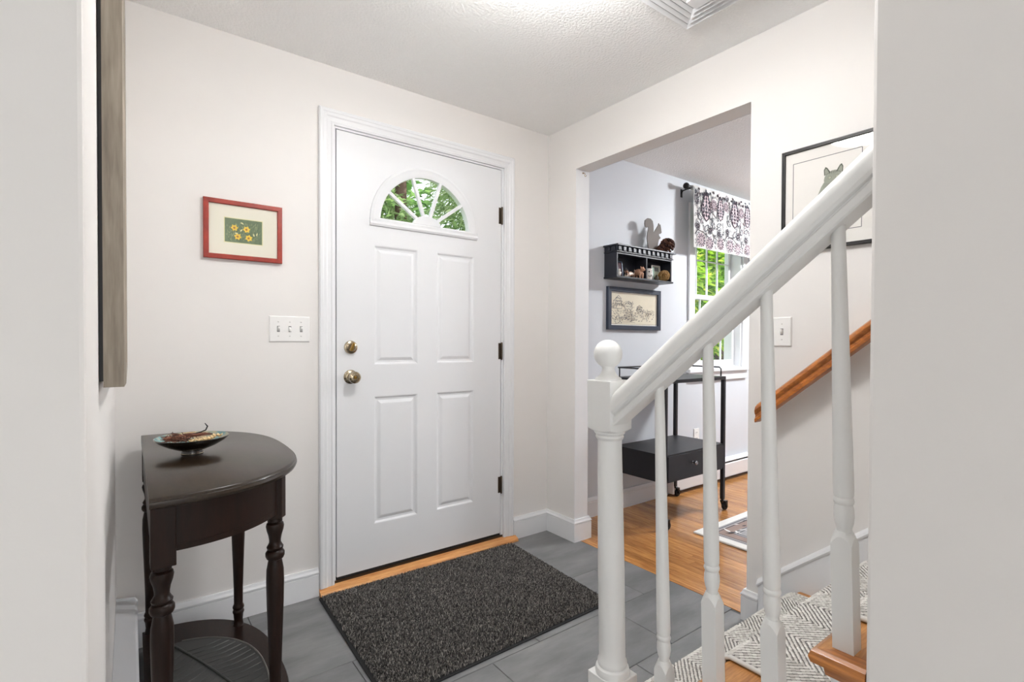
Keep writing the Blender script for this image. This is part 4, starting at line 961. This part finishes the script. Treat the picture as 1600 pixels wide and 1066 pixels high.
g = G(); g.ball((cx_, yy, ZB+.019), (.014, .012, .018)); g.ball((cx_-.004, yy-.004, ZB+.041), (.009, .009, .009), 12, 8); g.tube([(cx_+.006, yy, ZB+.018), (cx_+.022, yy, ZB+.03)], [.008, .003], 8); g.tube([(cx_-.01, yy-.008, ZB+.041), (cx_-.018, yy-.012, ZB+.039)], [.003, .0006], 6); remeshed(g, 'body', WGL, t)
def small_frame(name, label, x0, x1, y, z0, z1, mat, board, fw=.007):
    t = thing(name, label, 'picture', ((x0+x1)/2, y, z0)); fn = lambda u, v, d: (u, y-d+(v-z0)*.12, v)
    frame_mitred(t, mat, (x0, x1, z0, z1), fw, fn, [(0, 0), (0, .006), (fw, .006), (fw, 0)])
    build(G().add([fn(u, v, .002) for u, v in ((x0+fw, z0+fw), (x1-fw, z0+fw), (x1-fw, z1-fw), (x0+fw, z1-fw))], [(0, 1, 2, 3)]), 'picture_sheet', board, t); return t, fn
small_frame('small_frame', 'small slate blue frame with a dark red picture in the left cubby', at_px(965, -.04), at_px(973.5, -.04), -.040, ZB, ZB+.112, plain('slate_blue_frame', lin(84, 100, 124), .5), plain('dark_red_picture', lin(74, 34, 44), .7, var=.4, vscale=40))
CA = at_px(1019.5, -.042)
sf, fn_ = small_frame('small_frame', 'small white framed card leaning in the right cubby', CA, CA+.095, -.042, ZB, ZB+.118, WGL, plain('sage_card', lin(186, 196, 178), .7, var=.12, vscale=40))
rnd = random.Random(9); fq = []
for k in range(4):
    xx = CA+.030+.012*k; fq += [([(xx, ZB+.076), (xx+.009, ZB+.076), (xx+.009, ZB+.104), (xx, ZB+.104)], 0)]
fq += [([(CA+.009, ZB+.012), (CA+.020, ZB+.012), (CA+.020, ZB+.108), (CA+.009, ZB+.108)], 1)]
print_mesh(fq, lambda u, v, d: fn_(u, v, .0023+d), 'print', [INK, plain('teal_strip', lin(70, 128, 112), .7)], sf)
t = thing('patterned_cup', 'white cup with black brush marks in the right cubby', 'cup', (at_px(1013.5), yy, ZB)); cx_ = at_px(1013.5)
g = G(); g.lathe([(.0, ZB+.0005), (.021, ZB+.0005), (.0225, ZB+.004), (.0235, ZB+.075), (.0215, ZB+.0755), (.0205, ZB+.006), (.0, ZB+.005)], (cx_, yy, 0), 28); build(g, 'cup_body', WGL, t, smooth=40)
mk = []
for a, z in ((-.5, .05), (.1, .058), (.55, .046), (-.25, .030), (.3, .026), (-.7, .02), (.75, .062)):
    mk += [(q, 0) for q, _ in petal(a*.0235, z, .014, .006, rnd.uniform(0, 6), 0)]+[(q, 0) for q, _ in petal(a*.0235, z, .012, .005, rnd.uniform(0, 6), 0)]
print_mesh(mk, lambda u, v, d: (cx_+(.0238+d)*math.sin(u/.0235), yy-(.0238+d)*math.cos(u/.0235), ZB+v), 'brush_marks', [BLACKF], t)
VINE = island('straw_vine', [(0, lin(128, 92, 50)), (.5, lin(178, 138, 84)), (1, lin(214, 178, 122))], .8)
g = G(); bc = Vector((at_px(1037.5, -.072), -.072, ZB+.0435)); rnd = random.Random(2)
for k in range(46):
    nrm = Vector((rnd.gauss(0, 1), rnd.gauss(0, 1), rnd.gauss(0, 1))).normalized(); u = nrm.orthogonal().normalized(); v = nrm.cross(u); R_ = .0405*rnd.uniform(.84, 1)
    g.tube([bc+(u*math.cos(2*PI*j/14)+v*math.sin(2*PI*j/14))*R_*(1+.05*math.sin(3*j+k))+nrm*rnd.uniform(-.004, .004) for j in range(14)], .0019, 4, closed=True)
g.ball(bc, .031, 14, 10)
tag(build(g, 'vine_ball', VINE, None), 'tan woven vine ball in the right cubby', 'ornament')
g = G(); g.ball((at_px(1026), -.088, ZB+.0165), (.020, .015, .0165)); g.ball((at_px(1025), -.094, ZB+.032), (.010, .009, .010), 10, 8)
tag(remeshed(g, 'stone_figurine', plain('dark_stone', lin(66, 58, 44), .8, var=.3, vscale=60), None), 'little dark stone figurine beside the vine ball', 'figurine')

# blue framed harbour drawing
bx0, bx1, bz0, bz1 = .506, 1.058, 1.215, 1.500
dp = frame_on_front('framed_drawing', 'ink drawing of a shore town in a navy frame below the shelf', bx0, bx1, bz0, bz1, .030, .022, BLUEF, WPAPER)
ix0, iz0, iw, ih = bx0+.036, bz0+.036, bx1-bx0-.072, bz1-bz0-.072
rnd = random.Random(11); sh = [([(0, 0), (iw, 0), (iw, ih), (0, ih)], 2)]
def ln(*p, wd=.0018, m=0): return stroke(list(p), wd*1.5, m)
for k in range(16): y = ih*.06+k*ih*.022; x = rnd.uniform(0, iw*.2)+iw*.15; sh += ln((x, y), (x+rnd.uniform(.05, .2), y+rnd.uniform(-.002, .002)), wd=.0009, m=1)
def house(x, y, w_, h_):
    o = ln((x, y), (x, y+h_), (x+w_/2, y+h_*1.55), (x+w_, y+h_), (x+w_, y), (x, y))+ln((x, y+h_), (x+w_, y+h_))
    for k in range(3): o += ln((x+w_*(.2+.25*k), y+h_*.35), (x+w_*(.2+.25*k), y+h_*.7), wd=.003)
    return o
sh += house(iw*.05, ih*.50, .085, .05)+house(iw*.10, ih*.66, .055, .035)+house(iw*.30, ih*.50, .07, .035)+house(iw*.55, ih*.46, .055, .025)
for cx, cy, rr, nn in ((.06, .28, .05, 46), (.16, .16, .04, 50), (.27, .36, .06, 70), (.42, .28, .055, 70), (.36, .60, .05, 46), (.62, .48, .035, 36), (.72, .34, .05, 60), (.84, .36, .04, 40), (.05, .6, .03, 26), (.18, .62, .035, 24)):
    for k in range(nn):
        a = rnd.uniform(0, 2*PI); r_ = rr*math.sqrt(rnd.random()); x = min(max(cx*iw+r_*math.cos(a)*1.3, .002), iw-.006); y = min(max(cy*ih+r_*math.sin(a)*.7, .002), ih-.006)
        sh += petal(x, y, rnd.uniform(.006, .012), .0042, rnd.uniform(0, 6), rnd.choice((0, 0, 1)))
for k in range(14): x = iw*(.1+.06*k); y = ih*rnd.uniform(.1, .2); sh += ln((x, y), (x+.012, y+.004), wd=.003, m=rnd.choice((0, 1)))
sh += ln((iw*.44, ih*.1), (iw*.44, ih*.34), wd=.003)+ln((0.004, 0.004), (iw-.004, .004), (iw-.004, ih-.004), (.004, ih-.004), (.004, .004), wd=.0012, m=1)
print_mesh(sh, lambda u, v, d: (ix0+u, -.0091-d, iz0+v), 'drawing', [INK, INK2, OLDP], dp)
build(G().box(bx0+.029, bx1-.029, -.0135, -.0125, bz0+.029, bz1-.029), 'glazing', GLASS, dp)

# curtain rod and patterned valance
RY, RZ = -.078, 2.283
cr = thing('curtain_rod', 'black curtain rod with ball ends above the window', 'curtain rod', (1.837, RY, RZ))
build(G().tube([(1.30, RY, RZ), (2.375, RY, RZ)], .0075, 12), 'rod', BLACKG, cr, smooth=60)
for x, s in ((1.30, -1), (2.375, 1)):
    g = G(); g.ball((x+s*.030, RY, RZ), .0235, 20, 12); g.lathe([(.011, -.014), (.013, -.006), (.010, .004), (.013, .012), (.009, .014)], (x+s*.002, RY, RZ), 16, 'x'); build(g, 'finial', BLACKG, cr, smooth=60)
for x in (1.322, 2.352):
    g = G(); g.tube([(x, -.001, RZ-.035), (x, -.012, RZ-.012), (x, -.05, RZ-.008), (x, RY, RZ-.009)], .005, 8); g.box(x-.010, x+.010, -.004, -.0006, RZ-.06, RZ-.0); build(g, 'bracket', BLACKG, cr)
CLOTH = plain('ivory_cotton', lin(208, 207, 205), .9, bmp=(400, .1, .0008)); PLUM = plain('plum_print', lin(50, 40, 50), .9); SLATE = plain('slate_print', lin(74, 76, 84), .9); PINK = plain('pink_print', lin(196, 178, 182), .9)
vl = thing('valance', 'short window valance with a plum and grey floral print', 'curtain', (1.84, RY, 1.84))
vx0, vx1, vz0, vz1 = 1.335, 2.345, 1.838, 2.300
def val_pt(u, v, d=0):
    x = vx0+u*(vx1-vx0); k = (1-v)
    y = RY-.0185-.006*k
    return (x, y-d, vz0+v*(vz1-vz0))
g = G(); NU, NV = 110, 12
fr_ = [val_pt(i/NU, j/NV) for i in range(NU+1) for j in range(NV+1)]; bk_ = [(p[0], p[1]+.0016, p[2]) for p in fr_]; M_ = NV+1; OFF = len(fr_); fs = []
for i in range(NU):
    for j in range(NV): q = i*M_+j; fs += [(q, q+M_, q+M_+1, q+1), (OFF+q, OFF+q+1, OFF+q+M_+1, OFF+q+M_)]
    fs += [(i*M_, OFF+i*M_, OFF+(i+1)*M_, (i+1)*M_), (i*M_+NV, (i+1)*M_+NV, OFF+(i+1)*M_+NV, OFF+i*M_+NV)]
for j in range(NV): fs += [(j, j+1, OFF+j+1, OFF+j), (NU*M_+j, OFF+NU*M_+j, OFF+NU*M_+j+1, NU*M_+j+1)]
build(g.add(fr_+bk_, fs), 'cloth', CLOTH, vl, smooth=60)
build(G().tube([(vx0, RY, RZ), (vx1, RY, RZ)], .0165, 14), 'rod_pocket', CLOTH, vl, smooth=60)
# print laid out in metres on the cloth
VW, VH = vx1-vx0, vz1-vz0
rnd = random.Random(21); sh = []
def ring(cx, cy, r, wd, m, n=16): return stroke([(cx+r*math.cos(2*PI*k/n), cy+r*math.sin(2*PI*k/n)) for k in range(n+1)], wd, m)
def paisley(cx, cy, L, wd, ang):
    o = petal(cx, cy, L, wd, ang, 0, 10); ca, sa = math.cos(ang), math.sin(ang)
    at_ = lambda t, q: (cx+t*ca-q*sa, cy+t*sa+q*ca)
    o += petal(*at_(.05*L, 0), .88*L, .80*wd, ang, 3, 10)
    o += ring(*at_(L*.40, 0), wd*.20, wd*.07, 1, 10)
    for k in range(7):
        t = L*(.15+.11*k); w_ = wd*.34*math.sin(PI*(.15+.11*k)**.8)
        for s in (-1, 0, 1): o += petal(*at_(t, s*w_*.75), L*.12, wd*.19, ang+s*.6, rnd.choice((0, 1)), 5)
    return o
def vine(x0, y0, pts):
    o = stroke(pts, .0055, 0)
    for (a, b), (c, d) in zip(pts, pts[1:]): o += petal((a+c)/2, (b+d)/2, .036, .017, math.atan2(d-b, c-a)+rnd.choice((-.9, .9)), 1)
    return o
def bloom(cx, cy, r):
    o = disc(cx, cy, r*1.08, 3, 16)
    for k in range(12): o += disc(cx+.86*r*math.cos(2*PI*k/12), cy+.86*r*math.sin(2*PI*k/12), r*.17, rnd.choice((0, 1)), 7)
    return o+ring(cx, cy, .62*r, .16*r, 0)+ring(cx, cy, .34*r, .12*r, 1)+disc(cx, cy, .16*r, 0, 8)
def daisy(cx, cy, r):
    o = ring(cx, cy, r, .0045, 1)
    for k in range(8): o += petal(cx+.2*r*math.cos(2*PI*k/8), cy+.2*r*math.sin(2*PI*k/8), .7*r, .36*r, 2*PI*k/8, 0, 5)
    return o
def leafy(cx, cy, L, ang): return petal(cx, cy, L, L*.5, ang, 1, 8)+petal(cx+.1*L*math.cos(ang), cy+.1*L*math.sin(ang), .8*L, L*.28, ang, 2, 8)+stroke([(cx, cy), (cx+.9*L*math.cos(ang), cy+.9*L*math.sin(ang))], .004, 0)
for k in range(420):
    x, y = rnd.uniform(.01, VW-.03), rnd.uniform(.01, VH-.03); a = rnd.uniform(0, 6.28); L = rnd.uniform(.022, .042)
    sh += petal(x, y, L, L*.48, a, rnd.choice((0, 1, 1)), 6)+petal(x+.12*L*math.cos(a), y+.12*L*math.sin(a), .76*L, L*.22, a, rnd.choice((2, 2, 3)), 5)
for x in (0, .40, .80):
    sh += paisley(x+.160, VH-.255, .235, .135, PI/2)+paisley(x+.355, VH-.225, .20, .10, PI/2)
    sh += bloom(x+.030, VH-.10, .036)+bloom(x+.262, VH-.115, .042)+bloom(x+.095, .062, .050)+bloom(x+.205, .050, .046)+bloom(x+.355, .060, .044)
    sh += daisy(x+.050, .165, .028)+daisy(x+.205, .150, .030)+daisy(x+.330, .135, .030)
    sh += leafy(x+.10, .215, .075, 2.6)+leafy(x+.135, .13, .08, .9)+leafy(x+.21, .23, .075, 1.2)+leafy(x+.265, .16, .085, 1.9)+leafy(x+.30, .19, .07, .4)+leafy(x+.06, .25, .06, 1.4)+leafy(x+.275, .055, .07, 1.6)
    for pts in ([(x+.01, .10), (x+.05, .135), (x+.12, .125), (x+.17, .10), (x+.20, .09)], [(x+.235, .25), (x+.25, .20), (x+.23, .15), (x+.26, .10), (x+.30, .09)], [(x+.06, VH-.02), (x+.09, VH-.10), (x+.085, VH-.18), (x+.05, VH-.24)], [(x+.22, VH-.02), (x+.225, VH-.10), (x+.25, VH-.18), (x+.30, VH-.21), (x+.31, VH-.13)]): sh += stroke(pts, .006, 0)
for k in range(170):
    x, y = rnd.uniform(.01, VW-.03), rnd.uniform(.01, VH-.03)
    sh += petal(x, y, rnd.uniform(.012, .022), rnd.uniform(.006, .010), rnd.uniform(0, 6.28), rnd.choice((0, 1, 1)), 5)
for k in range(48): sh += petal(.012+k*VW/48, VH-.035+rnd.uniform(-.018, .014), .030, .017, rnd.uniform(0, 6.3), rnd.choice((0, 0, 1)), 6)
sh = [(p, m) for p, m in sh if all(0 <= a <= VW and 0 <= b <= VH for a, b in p)]
print_mesh(sh, lambda u, v, d: val_pt(u/VW, v/VH, .0012+d), 'floral_print', [PLUM, SLATE, CLOTH, PINK], vl, step=4e-5)

# wall outlet behind the cart
t = thing('wall_outlet', 'white wall outlet behind the black cart', 'outlet', (1.539, 0, .40))
build(G().hexa([(1.503, -.0005, .343), (1.575, -.0005, .343), (1.575, -.0005, .458), (1.503, -.0005, .458)], [(1.507, -.006, .347), (1.571, -.006, .347), (1.571, -.006, .454), (1.507, -.006, .454)]), 'plate', PLASTIC, t)
for z in (.378, .423):
    g = G(); g.lathe([(.0, -.0075), (.016, -.0072), (.017, -.0055)], (1.539, 0, z), 20, 'y'); rc = build(g, 'receptacle', PLASTIC, t)
    for s in (-1, 1): build(G().box(1.539+s*.0065-.001, 1.539+s*.0065+.001, -.008, -.0072, z-.002, z+.007), 'slot', GAP, rc)

# patterned area rug
rgx0, rgy1 = .655, -.565
rg = thing('area_rug', 'patterned grey area rug with a white border in the dining room', 'rug', (1.8, -1.4, 0))
RW, RL = 2.2, 1.9
RUGB = plain('rug_ivory', lin(226, 224, 220), .95, bmp=(350, .3, .002)); RUGG = plain('rug_grey', lin(158, 156, 158), .95, var=.12, vscale=60, bmp=(350, .3, .002)); RUGD = plain('rug_charcoal', lin(70, 70, 76), .95); RUGP = plain('rug_taupe', lin(150, 130, 122), .95)
build(G().box(rgx0, rgx0+RW, rgy1-RL, rgy1, .0004, .012), 'rug_base', RUGB, rg, bevel=.004)
sh = [([(.055, -.055), (RW-.055, -.055), (RW-.055, -RL+.055), (.055, -RL+.055)], 1), ([(.085, -.085), (RW-.085, -.085), (RW-.085, -RL+.085), (.085, -RL+.085)], 3), ([(.15, -.15), (RW-.15, -.15), (RW-.15, -RL+.15), (.15, -RL+.15)], 1)]
rnd = random.Random(4)
for d in (.07, .092, .155, .175):
    sh += stroke([(d, -d), (RW-d, -d), (RW-d, -RL+d), (d, -RL+d), (d, -d)], .006, 2)
for k in range(520):
    x, y = rnd.uniform(.09, 1.3), -rnd.uniform(.09, 1.0); sh += petal(x, y, rnd.uniform(.03, .07), rnd.uniform(.008, .016), rnd.uniform(0, 6.3), rnd.choice((0, 0, 2, 2, 3)), 5)
for k in range(9):
    x, y = rnd.uniform(.25, 1.2), -rnd.uniform(.25, .9); sh += flower(x, y, .07, 2, 0, 8)
print_mesh(sh, lambda u, v, d: (rgx0+u, rgy1+v, .0123+d), 'rug_pattern', [RUGB, RUGG, RUGD, RUGP], rg, step=3e-5)

# ================================================================== OUTSIDE
LAWN = plain('lawn', lin(92, 124, 62), .95, var=.3, vscale=6)
g = G(); g.box(-25, 30, .15, 40, -.45, -.35); struct(g, 'ground', LAWN, 'lawn in front of the house', 'lawn')
BARK = plain('brown_bark', lin(88, 66, 50), .9, var=.3, vscale=14, bmp=(30, .5, .01))
def leaves(cnt, fn, L, W, rnd):
    g = G(); vs = []; fs = []
    for i in range(cnt):
        c, dv = fn(rnd); d = (dv+Vector((rnd.gauss(0, .6), rnd.gauss(0, .6), rnd.gauss(0, .45)))).normalized(); s = d.cross(Vector((rnd.gauss(0, .4), rnd.gauss(0, .4), 1))).normalized(); nn = s.cross(d)
        l, w_ = L*rnd.uniform(.7, 1.2), W*rnd.uniform(.7, 1.2); o = len(vs)
        vs += [c, c+d*l*.45+s*w_+nn*w_*.25, c+d*l-nn*l*.12, c+d*l*.45-s*w_+nn*w_*.25]; fs += [(o, o+1, o+2), (o, o+2, o+3)]
    g.v = [tuple(v) for v in vs]; g.f = fs; g.m = [0]*len(fs); return g
LG = lambda *s: [(p, lin(*c)) for p, c in s]
BRIGHT = island('bright_leaf', LG((0, (96, 150, 36)), (.4, (150, 200, 56)), (.8, (196, 226, 84)), (1, (236, 232, 110))), .4, .45)
MIDL = island('mid_leaf', LG((0, (66, 108, 48)), (.5, (112, 160, 80)), (1, (172, 206, 128))), .45, .4)
PALE = island('pale_leaf', LG((0, (112, 146, 84)), (.5, (166, 194, 128)), (1, (220, 232, 184))), .5, .45)
def plant(name, label, cat, group, base, blobs, cnt, L, W, mat, stems, seed, droop=-.15):
    rnd = random.Random(seed); base = Vector(base); t = thing(name, label, cat, base, group)
    def fn(r):
        c, rad = r.choice(blobs); v = Vector((r.gauss(0, 1), r.gauss(0, 1), r.gauss(0, 1))).normalized(); q = r.random()**.4
        p = Vector(c)+Vector((v.x*rad[0], v.y*rad[1], v.z*rad[2]))*q; return p, Vector((v.x, v.y, v.z*.4+droop))
    build(leaves(cnt, fn, L, W, rnd), 'foliage', mat, t, recalc=False)
    for pth, rr in stems: build(G().tube(pth, rr, 8), 'stem', BARK, t, smooth=60)
    return t
plant('leafy_shrub', 'bright yellow-green leafy shrub outside the dining window', 'shrub', None, (5.0, 2.3, -.35), [((4.6, 2.1, 1.75), (.75, .3, .55)), ((5.2, 2.25, 2.2), (.8, .35, .6)), ((4.1, 2.05, 2.0), (.55, .28, .5)), ((5.8, 2.4, 2.4), (.8, .35, .7)), ((4.8, 2.2, 1.25), (.9, .3, .35)), ((5.9, 2.4, 1.6), (.8, .3, .5))], 9500, .15, .036, BRIGHT, [([(5.0, 2.3, -.35), (4.9, 2.25, .6), (4.5, 2.15, 1.7)], [.04, .03, .015]), ([(5.05, 2.3, -.35), (5.25, 2.3, .9), (5.6, 2.35, 2.0)], [.035, .03, .012])], 1)
plant('leafy_shrub', 'dark green shrub low outside the dining window', 'shrub', None, (3.1, 1.05, -.35), [((2.8, .95, .2), (.6, .28, .32)), ((3.4, 1.1, .28), (.6, .28, .35)), ((3.9, 1.25, .35), (.6, .28, .4))], 4200, .13, .022, MIDL, [([(3.1, 1.05, -.35), (2.9, 1.0, .3)], .02), ([(3.2, 1.05, -.35), (3.6, 1.15, .4)], .02)], 2)
plant('garden_tree', 'broad green tree with a leaning trunk seen through the dining window', 'tree', None, (9.2, 4.6, -.35), [((8.2, 4.9, 1.6), (2.0, .9, 1.3)), ((6.8, 4.4, 1.2), (1.3, .7, .9)), ((9.8, 5.3, 2.2), (1.8, .9, 1.6)), ((7.6, 4.7, 3.2), (1.8, .9, 1.0))], 7500, .20, .055, MIDL, [([(9.2, 3.9, -.35), (8.5, 3.85, .7), (7.6, 3.8, 1.5), (7.2, 3.9, 2.4)], [.20, .16, .12, .08])], 3)
plant('garden_tree', 'pale green feathery tree seen through the door fan light', 'tree', None, (3.2, 5.2, -.35), [((3.2, 5.4, 3.0), (1.2, .8, .9)), ((3.6, 5.8, 4.0), (1.2, .8, 1.0)), ((2.9, 5.2, 3.9), (.9, .7, .9)), ((4.1, 5.6, 2.6), (1.0, .8, .8))], 9000, .20, .018, PALE, [([(3.2, 5.2, -.35), (3.2, 5.2, 2), (3.1, 5.3, 4.5)], [.14, .12, .07])], 4, -.3)
plant('garden_tree', 'mid green tree beside the feathery tree behind the door', 'tree', None, (1.1, 5.6, -.35), [((.95, 5.4, 2.9), (.75, .7, .8)), ((.8, 5.8, 3.9), (.9, .8, 1.0)), ((.9, 6.2, 4.6), (.9, .8, .9)), ((.2, 5.8, 3.1), (.9, .8, .9))], 8000, .16, .034, PALE, [([(1.35, 5.2, -.35), (1.42, 5.2, 2.2), (1.48, 5.3, 5.0)], [.13, .11, .08])], 5)
for k, (x, y) in enumerate(((-3, 12), (3.5, 13), (10, 12.5), (16.5, 11), (22, 7), (15.5, 5))):
    plant('background_tree', 'full green tree at the far side of the lawn', 'tree', 'trees at the far side of the lawn', (x, y, -.35), [((x, y, 2.0), (2.6, 1.2, 2.0)), ((x+.6, y, 4.6), (2.4, 1.2, 1.9)), ((x-.8, y, 6.4), (1.8, 1.0, 1.4))], 4200, .42, .12, (PALE, MIDL)[k % 2], [([(x, y, -.35), (x+.1, y, 2), (x, y, 5)], [.2, .17, .1])], 20+k)
